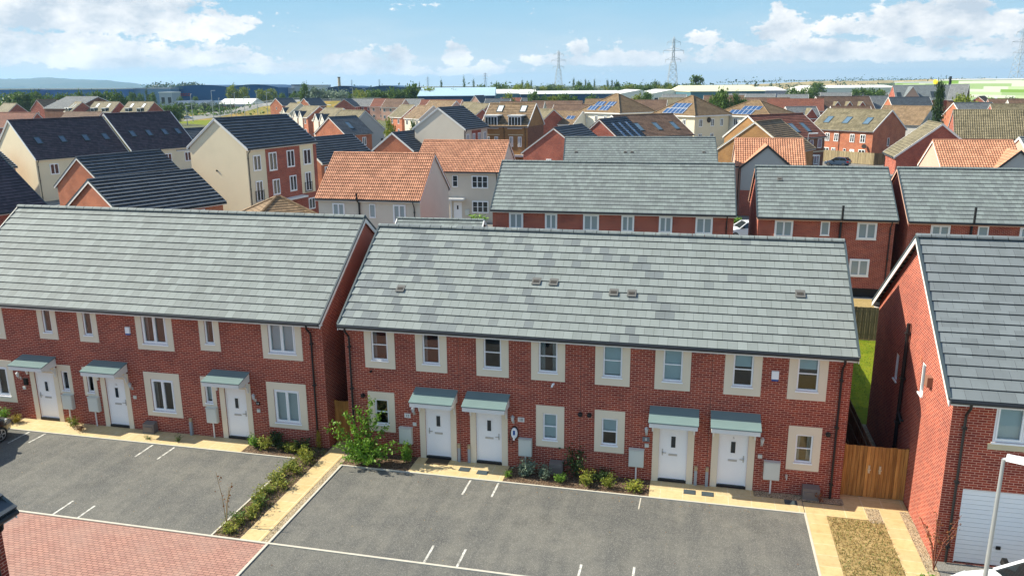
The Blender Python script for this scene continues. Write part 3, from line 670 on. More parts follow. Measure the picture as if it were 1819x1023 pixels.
    alpha = t.m('MULTIPLY', alpha, t.m('ADD', .86, t.m('MULTIPLY', low, .14)))
    veil = t.m('MULTIPLY', t.m('MULTIPLY', t.ss(t.noise(t.xyz(t.m('MULTIPLY', az, 2.0), t.m('MULTIPLY', el, 9.0), 3.0), 3.0, 5), .42, .75), .5), t.ss(el, .12, .0))
    lowsky = t.mix(t.ss(el, -.01, .12), (3.01, 3.71, 4.10), (1.54, 2.93, 3.96))   # air near the horizon, clear blue above it
    base = t.mix(t.ss(el, .12, .40), lowsky, t.mix(1.0, sky.outputs[0], (1.0, 1.1, 1.06), 'MULTIPLY'))
    c = t.mix(veil, base, (3.89, 4.18, 4.33)); c = t.mix(alpha, c, cloud)
    t.l(c, bg.inputs[0])
    w.cycles.sampling_method = 'MANUAL'; w.cycles.sample_map_resolution = 512
make_world()
S.view_settings.view_transform = 'Standard'; S.view_settings.look = 'None'; S.view_settings.gamma = 1; S.view_settings.exposure = .86
S.cycles.max_bounces = 6; S.cycles.transparent_max_bounces = 12; S.cycles.use_denoising = True

# ------------------------------------------------------------------ ground sheets near by
def sheet(name, mat, pts, z, kind='structure'):
    x0, y0 = min(p[0] for p in pts), min(p[1] for p in pts)
    m = MB(); m.poly([(x - x0, y - y0, 0) for x, y in pts], [(x - x0, y - y0) for x, y in pts]); o = m.build(name, mat, None, (x0, y0, z)); o['kind'] = kind; return o
def rect(x0, x1, y0, y1): return [(x0, y0), (x1, y0), (x1, y1), (x0, y1)]
gm = MB(); NR = 48
for k in range(NR):
    a, b = 2 * PI * k / NR, 2 * PI * (k + 1) / NR
    rr = [0, 60, 500, 3000, 9000]
    for i in range(len(rr) - 1):
        q = [(rr[i] * math.cos(a), rr[i] * math.sin(a), -.03), (rr[i + 1] * math.cos(a), rr[i + 1] * math.sin(a), -.03), (rr[i + 1] * math.cos(b), rr[i + 1] * math.sin(b), -.03), (rr[i] * math.cos(b), rr[i] * math.sin(b), -.03)]
        gm.poly(q if i else q[1:], None, 0)
structure(gm.build('ground', 'plain_land'))
sheet('estate_ground', 'asphalt_far', [(-120, -40), (90, -40), (130, 200), (-140, 190)], -.018)
sheet('car_park', 'asphalt', rect(.24, 16.40, -30, -1.26), .0)
sheet('car_park', 'asphalt', rect(-26, -1.79, -6.5, -1.1), .0)
sheet('paved_road', 'block_paving', rect(-40, .16, -34, -6.58), .002)
sheet('pavement', 'flag_front', rect(11.40, 16.42, -1.19, -.42), .03); sheet('pavement', 'flag_front', rect(11.40, 14.88, -.419, .0), .031)
sheet('pavement', 'flag_front', rect(2.78, 6.3, -1.19, .0), .03)
sheet('gravel_strip', 'gravel', rect(14.9, 17.75, -.418, .0), .028)
sheet('garden_path', 'flagstone', rect(16.46, 17.08, -12, -.78), .03); sheet('garden_path', 'flagstone', rect(16.44, 18.36, -1.25, -.46), .026)
sheet('gravel_strip', 'gravel', rect(18.36, 18.80, -1.4, -.46), .027); sheet('garden_path', 'flagstone', rect(17.7, 19.7, -.459, .45), .024); sheet('garden_path', 'flagstone', rect(18.8, 19.42, -4.6, -.46), .029)
sheet('gravel_strip', 'gravel', rect(19.42, 19.75, -4.6, -.3), .022)
sheet('dry_lawn', 'lawn_dry', rect(17.08, 18.82, -12, -1.27), .02)
sheet('garden_path', 'flagstone', rect(-.78, -.06, -6.5, .7), .03); sheet('gravel_strip', 'gravel', rect(-.06, .17, -6.5, .7), .022)
sheet('planting_bed', 'soil', rect(-1.74, -.78, -6.48, .2), .02); sheet('planting_bed', 'soil', rect(-4.05, -1.74, -1.04, .0), .021)
sheet('planting_bed', 'soil', rect(.2, 2.78, -1.18, 0), .02); sheet('planting_bed', 'soil', rect(6.3, 11.4, -1.18, 0), .02)
sheet('pavement', 'flag_front', rect(-14.8, -4.05, -1.05, .0), .028); sheet('planting_bed', 'soil', rect(-20, -14.8, -1.05, 0), .021)
sheet('driveway', 'concrete_drive', rect(19.0, 32, -14, -4.3), .012); sheet('driveway', 'asphalt_far', rect(19.76, 32, -4.3, -3.2), .006)
sheet('rear_garden', 'lawn_green', rect(-1, 18.62, 8.3, 18.5), .0); sheet('rear_garden', 'lawn_green', rect(18.62, 30, 6.7, 18.5), .004); sheet('side_passage', 'gravel', rect(17.75, 19.7, .46, 8.3), -.004)
sheet('rear_garden', 'lawn_dry', rect(16, 30, 18.62, 27.6), .006)
k = MB()
for (x0, x1, y0, y1) in ((.17, 16.46, -1.26, -1.19), (.17, .24, -6.5, -1.26), (16.40, 16.46, -30, -1.26), (-26, -1.74, -1.1, -1.04), (-1.79, -1.73, -6.5, -1.1), (-40, .17, -6.58, -6.5), (.17, 16.40, -6.58, -6.5), (.16, .24, -34, -6.58)):
    k.box(x0, x1, y0, y1, -.05, .036)
structure(k.build('kerb', 'concrete_edge'))
k = MB()
for (x, y0, y1) in ((5.17, -2.35, -1.3), (6.19, -2.3, -1.3), (5.2, -6.48, -5.53), (6.21, -6.46, -5.53), (9.73, -6.9, -5.57), (11.25, -6.9, -5.36), (-7.8, -2.19, -1.15), (-6.83, -2.2, -1.16), (-7.63, -6.47, -5.55), (-6.67, -6.47, -5.68), (-12.77, -2.0, -1.13), (-13.55, -2.2, -1.13)):
    k.poly([(x - .035, y0, .0045), (x + .035, y0, .0045), (x + .035, y1, .0045), (x - .035, y1, .0045)])
structure(k.build('bay_markings', 'worn_paint'))
k = MB(); k.poly([(11.11, -2.06, .0045), (11.15, -2.06, .0045), (11.17, -1.3, .0045), (11.13, -1.3, .0045)]); structure(k.build('bay_markings', 'concrete_edge'))
for i, (x, y) in enumerate(((4.75, -.62), (5.45, -.72), (13.35, -.62), (12.75, -.6), (16.05, -.6))):
    m = MB(); m.box(-.2, .2, -.15, .15, 0, .012); m.box(-.17, .17, -.12, .12, .012, .016)
    o = m.build('drain_cover', 'dark_trim', None, (x, y, .03))
    tag(o, ('small grey drain cover in the paving before the left pair of white doors', 'second small grey drain cover beside the right door of the left pair', 'small grey drain cover in the paving between the right pair of doors', 'small grey drain cover before the third white door', 'small dark drain cover in the path below the rightmost meter box')[i], 'drain cover')
m = MB(); m.box(-.42, .42, -.22, .22, 0, .02); tag(m.build('doormat', 'mat_brown', None, (3.6, -.24, .031)), 'brown doormat before the white door of number 12', 'doormat')

# ------------------------------------------------------------------ the two long terraces
def terrace_row(name, label, x0, L, yr, ze, zr, roof, U, Lw, doors, cans, zc, pipes, gauge=.37):
    D = yr * 2; oh = .35; hl = []
    for (a, b, c, e, kw) in U + Lw: hl.append((a - x0, b - x0, c, e))
    for (a, b, *_r) in doors: hl.append((a - x0, b - x0, .08, 2.16))
    root, Fs, ro, wo = house(name, label, x0 + L / 2, yr, 0, L, D, ze, zr, 'brick_red', roof, oh, .1, gauge, holes={'F': hl}, cat='terraced houses', vcap='dark_trim')
    F = Fs['F']
    for (a, b, c, e, kw) in U + Lw: window(root, F, a - x0, b - x0, c, e, **kw)
    for (a, b, h, num) in doors: door(root, F, a - x0, b - x0, .08, 2.16, h, .22, num)
    for (a, b) in cans: canopy(root, F, a - x0, b - x0, zc[0], zc[1])
    for u in pipes: downpipe(root, F, u - x0, ze, oh)
    return root, F, ro, D
sU = dict(n=1, bars=1, surround=(3.46, 4.965), sw=.27); sL = dict(n=1, bars=1, surround=(.94, 2.52), sw=.25)
U2 = []
for i, (a, b) in enumerate([(1.10, 1.74), (3.08, 3.73), (5.37, 6.02), (7.37, 8.04), (9.63, 10.29), (11.67, 12.32), (13.96, 14.61), (15.99, 16.66)]):
    kw = dict(sU); kw['blind'] = {3: ('curtain', .3), 0: ('curtain', .22), 4: ('blind', .95), 5: ('blind', .98), 6: ('blind', .45), 7: ('blind', .4), 1: ('curtain', .2)}.get(i)
    U2.append((a, b, 3.77, 4.955, kw))
L2 = []
for i, (a, b) in enumerate([(1.11, 1.66), (7.53, 8.05), (9.63, 10.19), (16.12, 16.67)]):
    kw = dict(sL); kw['blind'] = {1: ('blind', .95), 2: ('blind', .55), 3: ('curtain', .3)}.get(i); L2.append((a, b, 1.22, 2.23, kw))
T2, F2, R2, D2 = terrace_row('terraced_houses', 'long brick terrace of four white doors under a grey roof of two-tone patched tiles', .05, 17.62, 4.07, 5.14, 8.04, 'slate_patched', U2, L2,
    [(3.09, 4.07, -1, None), (5.04, 6.01, 1, None), (11.64, 12.61, -1, None), (13.64, 14.62, 1, '6')], [(2.76, 4.38), (4.73, 6.33), (11.28, 12.94), (13.32, 14.94)], (2.80, 2.53), (.25, 17.35))
for (a, b, c, e) in ((2.09, 2.58, .57, 1.21), (6.66, 7.14, .55, 1.20), (10.62, 11.14, .55, 1.19), (15.16, 15.68, .55, 1.19)): meter_box(T2, F2, a - .05, b - .05, c, e)
for (x, z) in ((2.67, 1.93), (6.44, 1.93), (11.2, 1.92), (15.05, 1.9)): lantern(T2, F2, x - .05, z)
for (x, z, n, mt) in ((2.4, 1.67, '12', 'plate_white'), (6.73, 1.9, '10', 'plate_white'), (11.19, 1.57, '8', 'plate_slate')):
    o = wall_box(T2, F2, 'number_plate', mt, x - .05 - .12, x - .05 + .12, z - .085, z + .085, .025); text(n, 'number', 'soot_black' if n != '8' else 'plate_white', o, F2.p(x - .05, z, .028), (PI / 2, 0, 0), .14)
for (x, z) in ((2.67, 1.35), (11.22, 1.33), (15.02, 1.31)): wall_box(T2, F2, 'bell_box', 'box_white', x - .12, x + .02, z - .06, z + .07, .04)
o = wall_box(T2, F2, 'alarm_box', 'upvc_white', 15.14, 15.37, 4.12, 4.40, .07); b = MB(); F2.box(b, 15.15, 15.36, 4.06, 4.118, 0, .066); b.build('alarm_light', 'blue_plastic', o)
b = MB(); b.tube([F2.p(7.86, 3.36, 0), F2.p(7.86, 3.36, .06)], .035, 8); b.tube([F2.p(7.84, 3.37, .05), F2.p(7.82, 3.3, .17)], .035, 8); b.build('security_camera', 'upvc_white', T2)
def ev_charger():
    b = MB(); n = 20
    def ov(d, k): return [F2.p(6.44 + k * .125 * math.cos(2 * PI * i / n), 1.38 + k * .22 * math.sin(2 * PI * i / n), d) for i in range(n)]
    for (d0, k0, d1, k1) in ((0, 1.15, .06, 1.15),):
        A, B_ = ov(d0, k0), ov(d1, k1)
        for i in range(n): b.poly([A[i], A[(i + 1) % n], B_[(i + 1) % n], B_[i]], None, 0)
        b.poly(B_, None, 0)
    A, B_ = ov(.061, .98), ov(.12, .86)
    for i in range(n): b.poly([A[i], A[(i + 1) % n], B_[(i + 1) % n], B_[i]], None, 1, True)
    b.poly(B_, None, 1); F2.box(b, 6.40, 6.48, 1.33, 1.50, .121, .126, 2); F2.box(b, 6.41, 6.47, 1.14, 1.33, .121, .17, 1)
    o = b.build('vehicle_charger', ['soot_black', 'upvc_white', 'blue_plastic'], T2)
    c = MB(); c.tube([F2.p(6.3, 1.45, .05), F2.p(6.26, 1.2, .07), F2.p(6.27, .98, .08), F2.p(6.36, .96, .08), F2.p(6.42, 1.14, .1)], .012, 6); c.build('cable', 'soot_black', o)
ev_charger()
for (a, b) in ((16.40, 16.94), (7.75, 8.25)): gas_box(T2, F2, a, b)
for (x, z) in ((.62, 2.33), (8.82, 2.31 - .01), (9.14, 2.30), (17.06, 2.32)): flue(T2, F2, x, z, .085)
flue(T2, F2, .99, 3.32, .045)
for x in (4.33, 4.72, 12.88, 13.26):
    b = MB(); F2.box(b, x - .05, x + .05, .03, .58, .001, .08); o = b.build('cable_cover', 'conduit_grey', T2); b = MB(); F2.box(b, x - .05, x + .05, .581, .74, .001, .075); b.build('cap', 'mdf_tan', o)
b = MB(); F2.box(b, 15.83, 15.9, .62, .74, 0, .06); b.tube([F2.p(15.865, .68, .05), F2.p(15.865, .68, .12), F2.p(15.865, .6, .14)], .02, 6); b.build('outside_tap', 'steel', T2)
for x in (4.43, 8.86, 13.29):               # movement joints between the houses
    b = MB(); F2.box(b, x - .053, x - .042, .1, 4.95, -.004, .002); b.build('movement_joint', 'vent_dark', T2)
vent_tiles(T2, R2, 17.62, D2, 5.14, 8.04, .35, [(1.65, 1.72), (6.72, 2.42), (7.36, 2.42), (9.58, 2.06), (10.22, 2.06), (15.9, 2.42)])

sN = dict(n=1, surround=(3.65, 4.965), sw=.24); sW = dict(n=2, surround=(3.51, 4.965), sw=.26)
U1 = [(-16.45, -15.35, 3.77, 4.955, dict(sW, blind=('curtain', .2))), (-13.16, -12.75, 3.94, 4.955, dict(sN)), (-11.24, -10.84, 3.94, 4.955, dict(sN)), (-8.56, -7.45, 3.76, 4.955, dict(sW, blind=('curtain', .15))), (-5.77, -5.38, 3.94, 4.955, dict(sN, blind=('curtain', .15))), (-3.08, -1.95, 3.76, 4.955, dict(sW, blind=('blind', .96)))]
lW = dict(n=2, surround=(.70, 2.57), sw=.29); lN = dict(n=1, surround=(1.31, 2.57), sw=.16)
L1 = [(-16.45, -15.34, .96, 2.26, dict(lW, blind=('curtain', .2))), (-12.66, -12.33, 1.47, 2.30, dict(lN)), (-11.46, -11.14, 1.47, 2.30, dict(lN)), (-8.46, -7.43, .92, 2.28, dict(lW, blind=('curtain', .15))), (-6.03, -5.71, 1.47, 2.30, dict(lN, blind=('blind', .9))), (-3.04, -1.96, .92, 2.28, dict(lW, blind=('blind', .97)))]
T1, F1, R1, D1 = terrace_row('terraced_houses', 'long brick terrace with evenly pale grey roof and paired wide windows, nearest on the left', -17.64, 16.8, 4.33, 5.14, 8.32, 'slate_even', U1, L1,
    [(-14.0, -13.06, -1, None), (-10.6, -9.7, 1, '16'), (-5.18, -4.25, 1, None)], [(-14.43, -12.8), (-11.02, -9.43), (-5.61, -4.0)], (2.86, 2.66), (-1.28,))
for (a, b) in ((-12.68, -12.2), (-11.43, -10.95), (-5.99, -5.53)): meter_box(T1, F1, a + 17.64, b + 17.64, .68, 1.30)
for (x, z) in ((-14.7, 1.98), (-9.34, 1.94), (-3.85, 1.9)): lantern(T1, F1, x + 17.64, z)
for (x, z) in ((-14.59, 1.4), (-9.27, 1.42), (-3.75, 1.32)): wall_box(T1, F1, 'bell_box', 'box_white', x + 17.57, x + 17.71, z - .06, z + .07, .04)
wall_box(T1, F1, 'letter_box', 'soot_black', 3.1, 3.28, 1.55, 1.85, .08)
o = wall_box(T1, F1, 'number_plate', 'soot_black', 13.8, 13.96, 1.56, 1.7, .025); text('14', 'number', 'plate_white', o, F1.p(13.88, 1.63, .028), (PI / 2, 0, 0), .11)
o = wall_box(T1, F1, 'alarm_box', 'upvc_white', 8.34, 8.55, 4.14, 4.40, .07); b = MB(); F1.box(b, 8.35, 8.54, 4.08, 4.138, 0, .066); b.build('alarm_light', 'blue_plastic', o)
gas_box(T1, F1, 8.76, 9.26)
b = MB(); F1.box(b, 10.78, 10.88, .03, .6, .001, .09); o = b.build('cable_cover', 'conduit_grey', T1); b = MB(); F1.box(b, 10.78, 10.88, .601, .75, .001, .08); b.build('cap', 'mdf_tan', o)

# ------------------------------------------------------------------ the house on the right with the garage
RG, FsR, RR, _w = house('garage_house', 'tall brick house with blue-grey tiles, sunlit side wall and a white garage door', 25.72, 1.7, 0, 12, 9.8, 5.15, 8.72, 'brick_red', 'slate_blue', .32, .22, .40, holes={'F': [(1.1, 2.55, 3.88, 4.96), (4.6, 6.0, 3.88, 4.96), (.55, 2.85, .02, 2.38)], 'L': [(3.3, 3.72, 3.30, 4.26), (6.5, 6.92, 4.0, 5.02)]}, cat='house')
FF, FL = FsR['F'], FsR['L']
window(RG, FF, 1.1, 2.55, 3.88, 4.96, 2, blind=('blind', .97)); window(RG, FF, 4.6, 6.0, 3.88, 4.96, 2)
b = MB(); FF.box(b, 1.0, 2.65, 3.66, 3.83, .001, .03); b.build('stone_sill', 'stone_sill', RG)
# local v on the left face runs from the rear corner: v = 6.6 - y
window(RG, FL, 3.3, 3.72, 3.30, 4.26, 1); window(RG, FL, 6.5, 6.92, 4.0, 5.02, 1)
b = MB()
for k in range(16): FF.box(b, .58, 2.82, .06 + k * .1425, .06 + k * .1425 + .132, -.07, -.04)
FF.box(b, .58, 2.82, .05, 2.35, -.09, -.066); FF.box(b, .55, .58, .03, 2.38, -.08, -.02); FF.box(b, 2.82, 2.85, .03, 2.38, -.08, -.02); FF.box(b, .58, 2.82, 2.345, 2.38, -.08, -.02)
o = b.build('garage_door', 'upvc_white', RG); h = MB(); FF.box(h, 1.62, 1.74, .58, .68, -.04, -.01); h.build('handle', 'soot_black', o)
downpipe(RG, FF, .34, 5.15, .32)
b = MB(); b.tube([FL.p(4.78, 5.75, .09), FL.p(4.78, .02, .09)], .062, 10); b.tube([FL.p(4.78, 2.6, .09), FL.p(5.15, 2.42, .08), FL.p(5.15, 2.42, .0)], .05, 8)
for z in (5.4, 3.8, 2.2, .8): FL.box(b, 4.69, 4.87, z - .04, z + .04, 0, .17)
b.build('soil_pipe', 'black_pvc', RG)
b = MB(); FL.box(b, 7.5, 7.78, 4.62, 4.92, .0, .16); FL.box(b, 7.52, 7.76, 4.60, 4.62, .02, .15); b.build('extractor_vent', 'brown_plastic', RG)
b = MB(); FL.box(b, 6.25, 6.42, 5.0, 5.12, .0, .02); b.build('airbrick', 'brick_orange', RG)
m = MB(); m.box(19.95, 23, -4.34, -4.26, -.01, .03); tag(m.build('drain_channel', 'steel', None), 'narrow metal drain channel across the drive before the white garage door', 'drain')

# corner of the house over the paved road, bottom left
CH, FsC, RC, _w = house('corner_house', 'brick house corner with dark slate roof jutting in beside the red block paving', -5.1, -18.9, 90, 10.0, 7.4, 5.06, 7.9, 'brick_red', 'roof_black', .32, .14, .37, trim='white_paint')
downpipe(CH, FsC['F'], 9.72, 5.06, .32)

# ------------------------------------------------------------------ gates, fences
def boards(name, label, cat, x, y, rot, W, H, mat, pitch=.14, handles=(), split=None, group=None, tone=0):
    root = thing(name, label, cat, (x, y, 0), R(rot), group); n = max(1, int(W / pitch)); p = W / n
    segs = [(0, n)] if not split else [(0, n // 2), (n // 2, n)]
    for (a, b) in segs:
        m = MB()
        for k in range(a, b):
            h = H + random.uniform(-.012, .012); m.box(k * p + .004 - W / 2, (k + 1) * p - .004 - W / 2, -.012 + (k % 2) * .007, .012 + (k % 2) * .007, .04, h)
        o = m.build('leaf' if split else 'boards', mat, root)
        if split:
            h = MB(); u = (n // 2) * p - W / 2 + (-.12 if a == 0 else .22); h.box(u - .03, u + .03, -.03, -.012, .92, 1.2); h.box(u - .05, u + .05, -.055, -.03, 1.03, 1.07); h.build('handle', 'stone_sill', o)
    r = MB()
    for z in (.3, H * .55, H - .25): r.box(-W / 2, W / 2, .02, .06, z - .045, z + .045)
    r.build('rail', mat, root)
    q = MB()
    for u in (-W / 2, W / 2): q.box(u - .045, u + .045, .0, .09, 0, H + .0)
    q.build('post', mat, root); return root
boards('garden_gate', 'double timber gate of orange boards between the patched-roof terrace and the garage house', 'gate', 18.73, .32, 0, 1.96, 1.88, 'gate_wood', .115, split=True)
boards('garden_gate', 'single timber gate in the narrow gap between the two long terraces', 'gate', -.44, .62, 0, .78, 1.75, 'gate_wood', .15)
def fence(label, x0, y0, x1, y1, H, mat='fence_wood', group=None):
    W = math.hypot(x1 - x0, y1 - y0); boards('garden_fence', label, 'fence', (x0 + x1) / 2, (y0 + y1) / 2, math.degrees(math.atan2(y1 - y0, x1 - x0)), W, H, mat, .12, group=group)
fence('weathered board fence across the end of the green lawn behind the garage house', 14.5, 18.55, 26, 18.55, 1.85)
fence('board fence running back along the shady passage behind the double gate', 18.62, .5, 18.62, 18.4, 1.8)
fence('short fence between the rear gardens beyond the patched-roof terrace', 8.9, 8.4, 8.9, 18.4, 1.8)

# ------------------------------------------------------------------ houses of the estate (measured eave to eave: L, D include overhangs)
def H(name, label, x, y, rot, L, D, ze, zr, wall, roof, **kw):
    return house(name, label, x, y, rot, L - .24, D - .6, ze, zr, wall, roof, .3, .12, **kw)
def wins(root, F, rows, **kw):
    for (u0, u1, z0, z1, n) in rows: window(root, F, u0, u1, z0, z1, n, d=.004, **{**dict(glass='glass_dark', sill='upvc_white'), **kw})
def fwins(root, F, rows, g='glass_dark'):
    for (u0, u1, z0, z1, n) in rows: window(root, F, u0, u1, z0, z1, n, glass=g, far=True)

# row behind the patched terrace
r, Fs, ro, w = H('rear_terrace', 'long grey-roofed brick terrace directly behind, six white windows under its eaves', 6.7, 32.25, 1.6, 16.7, 8.5, 5.1, 8.08, 'brick_red', 'slate_rear', cat='terraced houses', pipes=(('F', 16.0),))
wins(r, Fs['F'], [(1.2, 2.2, 3.76, 4.9, 2), (3.75, 4.6, 3.76, 4.9, 2), (6.41, 7.5, 3.76, 4.9, 2), (9.03, 9.9, 3.76, 4.9, 2), (11.56, 12.45, 3.76, 4.9, 2), (13.98, 15.1, 3.76, 4.9, 2)], fw=.075, glass='glass_blind'); wins(r, Fs['F'], [(1.2, 2.4, 1.1, 2.3, 2), (6.4, 7.6, 1.1, 2.3, 2), (13.9, 15.1, 1.1, 2.3, 2)], fw=.075, glass='glass_blind')
r, Fs, ro, w = H('rear_house', 'grey-roofed brick house behind, with a black pipe on its front and dark plinth', 20.7, 32.1, .6, 8.6, 8.4, 5.1, 7.98, 'brick_red', 'slate_rear', pipes=(('F', 8.1),), trim='pink_render')
wins(r, Fs['F'], [(1.06, 2.2, 3.8, 4.9, 2), (3.9, 4.45, 3.98, 4.9, 1), (6.12, 7.3, 3.8, 4.9, 2), (5.86, 7.06, 1.36, 2.5, 2)], glass='glass_blind', fw=.075)
b = MB(); b.tube([Fs['F'].p(5.1, .1, .1), Fs['F'].p(5.1, 4.95, .12), Fs['F'].p(5.1, 5.15, .42), Fs['F'].p(5.1, 6.0, .42)], .075, 8); b.build('soil_pipe', 'black_pvc', r)
b = MB(); Fs['F'].box(b, 5.2, 8.34, 0.01, .55, .001, .04); b.build('plinth', 'soot_black', r); vent_tiles(r, ro, 8.36, 7.8, 5.1, 7.98, .3, [(1.3, 3.6)])
b = MB(); b.hexa([(3.6, -3.95, .0), (4.6, -3.95, .0), (4.6, -2.6, .0), (3.6, -2.6, .0), (3.6, -3.95, .9), (4.6, -3.95, .9), (4.6, -2.6, .9), (3.6, -2.6, .9)]) if False else None
r, Fs, ro, w = H('rear_house', 'grey-roofed brick house behind at the right picture edge, wall pipe beside its window', 30.3, 32.0, .6, 9.6, 8.4, 5.1, 8.02, 'brick_red', 'slate_rear', pipes=(), trim='pink_render')
wins(r, Fs['F'], [(1.3, 2.42, 3.85, 4.9, 2), (3.99, 4.6, 4.0, 4.9, 1), (6.34, 7.6, 3.85, 4.9, 2)], glass='glass_blind', fw=.075)
b = MB(); b.tube([Fs['F'].p(3.6, .1, .1), Fs['F'].p(3.6, 4.95, .12), Fs['F'].p(3.6, 5.15, .42), Fs['F'].p(3.6, 6.1, .42)], .075, 8); b.build('soil_pipe', 'black_pvc', r)
r, Fs, ro, w = H('grey_terrace', 'third grey-roofed terrace with ridge vents, seen only as a roof above the rear terrace', 6.4, 60.5, 6, 15.7, 8.4, 5.1, 8.1, 'brick_red', 'slate_rear', cat='terraced houses')
vent_tiles(r, ro, 15.46, 7.8, 5.1, 8.1, .3, [(1.0, 2.6), (6.1, 2.6), (6.8, 2.6), (14.1, 2.6)])
# left and middle distance
c, s = math.cos(R(71.6)), math.sin(R(71.6))
r, Fs, ro, w = H('cream_block', 'cream block with dark purple tiled roof and four small rooflights, left of its twin', -66.8 - 5.1 * c, 68.5 - 5.1 * s, 71.6, 12.4, 10, 5.17, 9.75, 'cream_render', 'roof_purple', gauge=.3, style='flat', vcap='white_paint', pipes=(('F', .2),), cat='terraced houses')
for f in (.07, .205, .34, .46): rooflight(ro, 12.16, 9.4, 5.17, 9.75, .3, 22.7 * f - .2, 2.5, .75, 1.15)
wins(r, Fs['F'], [(1.6, 2.7, 3.2, 4.5, 2), (5.2, 6.3, 3.2, 4.5, 2), (9.2, 10.3, 3.2, 4.5, 2)])
r, Fs, ro, w = H('cream_block', 'cream block with purple roof stepping above its twin, showing a yellow gable strip', -66.8 + 6.4 * c + .15, 68.5 + 6.4 * s - .1, 71.6, 10.4, 10.5, 5.35, 10.1, 'yellow_render', 'roof_purple', gauge=.3, style='flat', vcap='white_paint', pipes=(('F', 9.8),), cat='terraced houses')
for f in (.625, .735, .845, .94): rooflight(ro, 10.16, 9.9, 5.35, 10.1, .3, 22.7 * f - 12.7, 2.5, .75, 1.15)
pm = MB(); Fs['F'].box(pm, .05, 10.1, 0.02, 5.2, .0, .02); pm.build('wall_panel', 'cream_render', r); wins(r, Fs['F'], [(1.2, 2.3, 3.3, 4.6, 2), (5.0, 6.1, 3.3, 4.6, 2), (8.2, 9.3, 3.3, 4.6, 2), (8.2, 9.3, .8, 1.9, 2)])
r, Fs, ro, w = H('townhouse_block', 'three-storey cream townhouses with red brick panel, Juliet balconies and black ribbed roof', -32.2, 49.6, 80, 11.0, 7.6, 7.78, 10.6, 'cream_render', 'roof_black', gauge=.42, vcap='white_paint', cat='townhouses', pipes=(('F', .15),), panels=[('F', 2.7, 8.1, .02, 7.55, 'brick_red'), ('F', .02, 2.69, .02, 2.3, 'brick_red'), ('F', 8.11, 10.9, .02, 2.5, 'brick_red'), ('F', 10.4, 10.95, 2.51, 7.55, 'brick_red')])
wins(r, Fs['F'], [(.8, 1.9, 5.6, 7.1, 2), (3.1, 4.3, 5.4, 7.2, 2), (5.9, 7.1, 5.5, 7.2, 2), (8.6, 9.9, 5.5, 7.1, 2), (3.4, 4.5, 2.95, 4.5, 2), (6.1, 7.2, 3.0, 4.6, 2), (9.0, 10.1, .7, 1.9, 2)])
wins(r, Fs['F'], [(.9, 1.9, 2.6, 4.6, 2), (8.7, 9.7, 2.7, 4.7, 2)])
for (a, b) in ((.75, 2.05), (8.55, 9.85)):
    m = MB(); F = Fs['F']
    F.box(m, a, b, 3.6, 3.64, .05, .1); F.box(m, a, b, 2.62, 2.66, .05, .1)
    for k in range(12): F.box(m, a + k * (b - a) / 11.5, a + k * (b - a) / 11.5 + .03, 2.66, 3.6, .06, .09)
    m.build('balcony_rail', 'soot_black', r)
for (a, b) in ((4.4, 5.3), (6.2, 7.1)): door(r, Fs['F'], a, b, .05, 2.1, far=True, d=0)
m = MB(); Fs['F'].box(m, 3.6, 7.9, 2.25, 2.42, .02, .9); m.build('porch_canopy', 'white_paint', r)
flue(r, Fs['L'], 3.2, 5.6, .09); flue(r, Fs['L'], 2.0, 3.1, .09)
r, Fs, ro, w = H('brick_house', 'brick house with black ribbed roof, rear one of the pair left of the cream gable', -39.3, 38.3, 75.6, 8.8, 7.3, 4.99, 7.68, 'brick_orange', 'roof_black', gauge=.42, vcap='dark_trim')
r, Fs, ro, w = H('brick_house', 'brick house with black ribbed roof, front one of the pair behind the left terrace', -27.6, 25.9, 69, 8.4, 7.6, 5.01, 7.3, 'brick_orange', 'roof_black', gauge=.42, vcap='dark_trim')
wins(r, Fs['F'], [(5.6, 6.5, 3.7, 4.7, 2)])
r, Fs, ro, w = H('purple_roof_house', 'dark purple tiled roof with one rooflight cut off by the left picture edge', -39.7, 18.05, 80, 12.0, 10, 5.2, 9.3, 'brick_red', 'roof_purple', gauge=.3, style='flat')
rooflight(ro, 11.76, 9.4, 5.2, 9.3, .3, 7.6, 1.9, 1.0, 1.4)
r, Fs, ro, w = H('ribbed_roof_house', 'black ribbed roof over red brick at the far left, behind the purple roof', -72.5, 52.0, 74, 9, 8, 4.4, 6.6, 'brick_red', 'roof_black', gauge=.42, vcap='white_paint')
# pantiled pair
r, Fs, ro, w = H('pantile_house', 'cream house with orange pantile roof, nearer pantiled one with pipe through eaves', -12.1, 34.9, .3, 8.6, 8.0, 5.1, 8.3, 'pale_render', 'pantile', style='pan', gauge=.34, vcap='pantile', pitch=.165, pipes=(('F', 7.9),))
wins(r, Fs['F'], [(1.2, 2.2, 3.4, 4.75, 2), (4.25, 4.75, 3.7, 4.75, 1), (6.2, 7.2, 3.4, 4.75, 2), (1.1, 2.3, 1.0, 2.2, 2), (6.1, 7.3, 1.0, 2.2, 2)], glass='glass_blind')
b = MB(); b.tube([Fs['F'].p(3.45, .1, .1), Fs['F'].p(3.45, 4.8, .12), Fs['F'].p(3.4, 5.1, .4), Fs['F'].p(3.4, 5.6, .4)], .075, 8); b.build('soil_pipe', 'black_pvc', r)
r, Fs, ro, w = H('pantile_house', 'cream house with orange pantile roof and white canopied door, behind the nearer pantiled one', -11.2, 55.6, 1.5, 9.2, 8.5, 5.12, 7.95, 'pale_render', 'pantile', style='pan', gauge=.34, vcap='pantile', pitch=.165, pipes=(('F', 8.6),))
wins(r, Fs['F'], [(4.0, 4.55, 3.6, 4.75, 1), (6.0, 7.7, 3.5, 4.75, 3), (6.0, 7.7, 1.0, 2.2, 3)], bars=1)
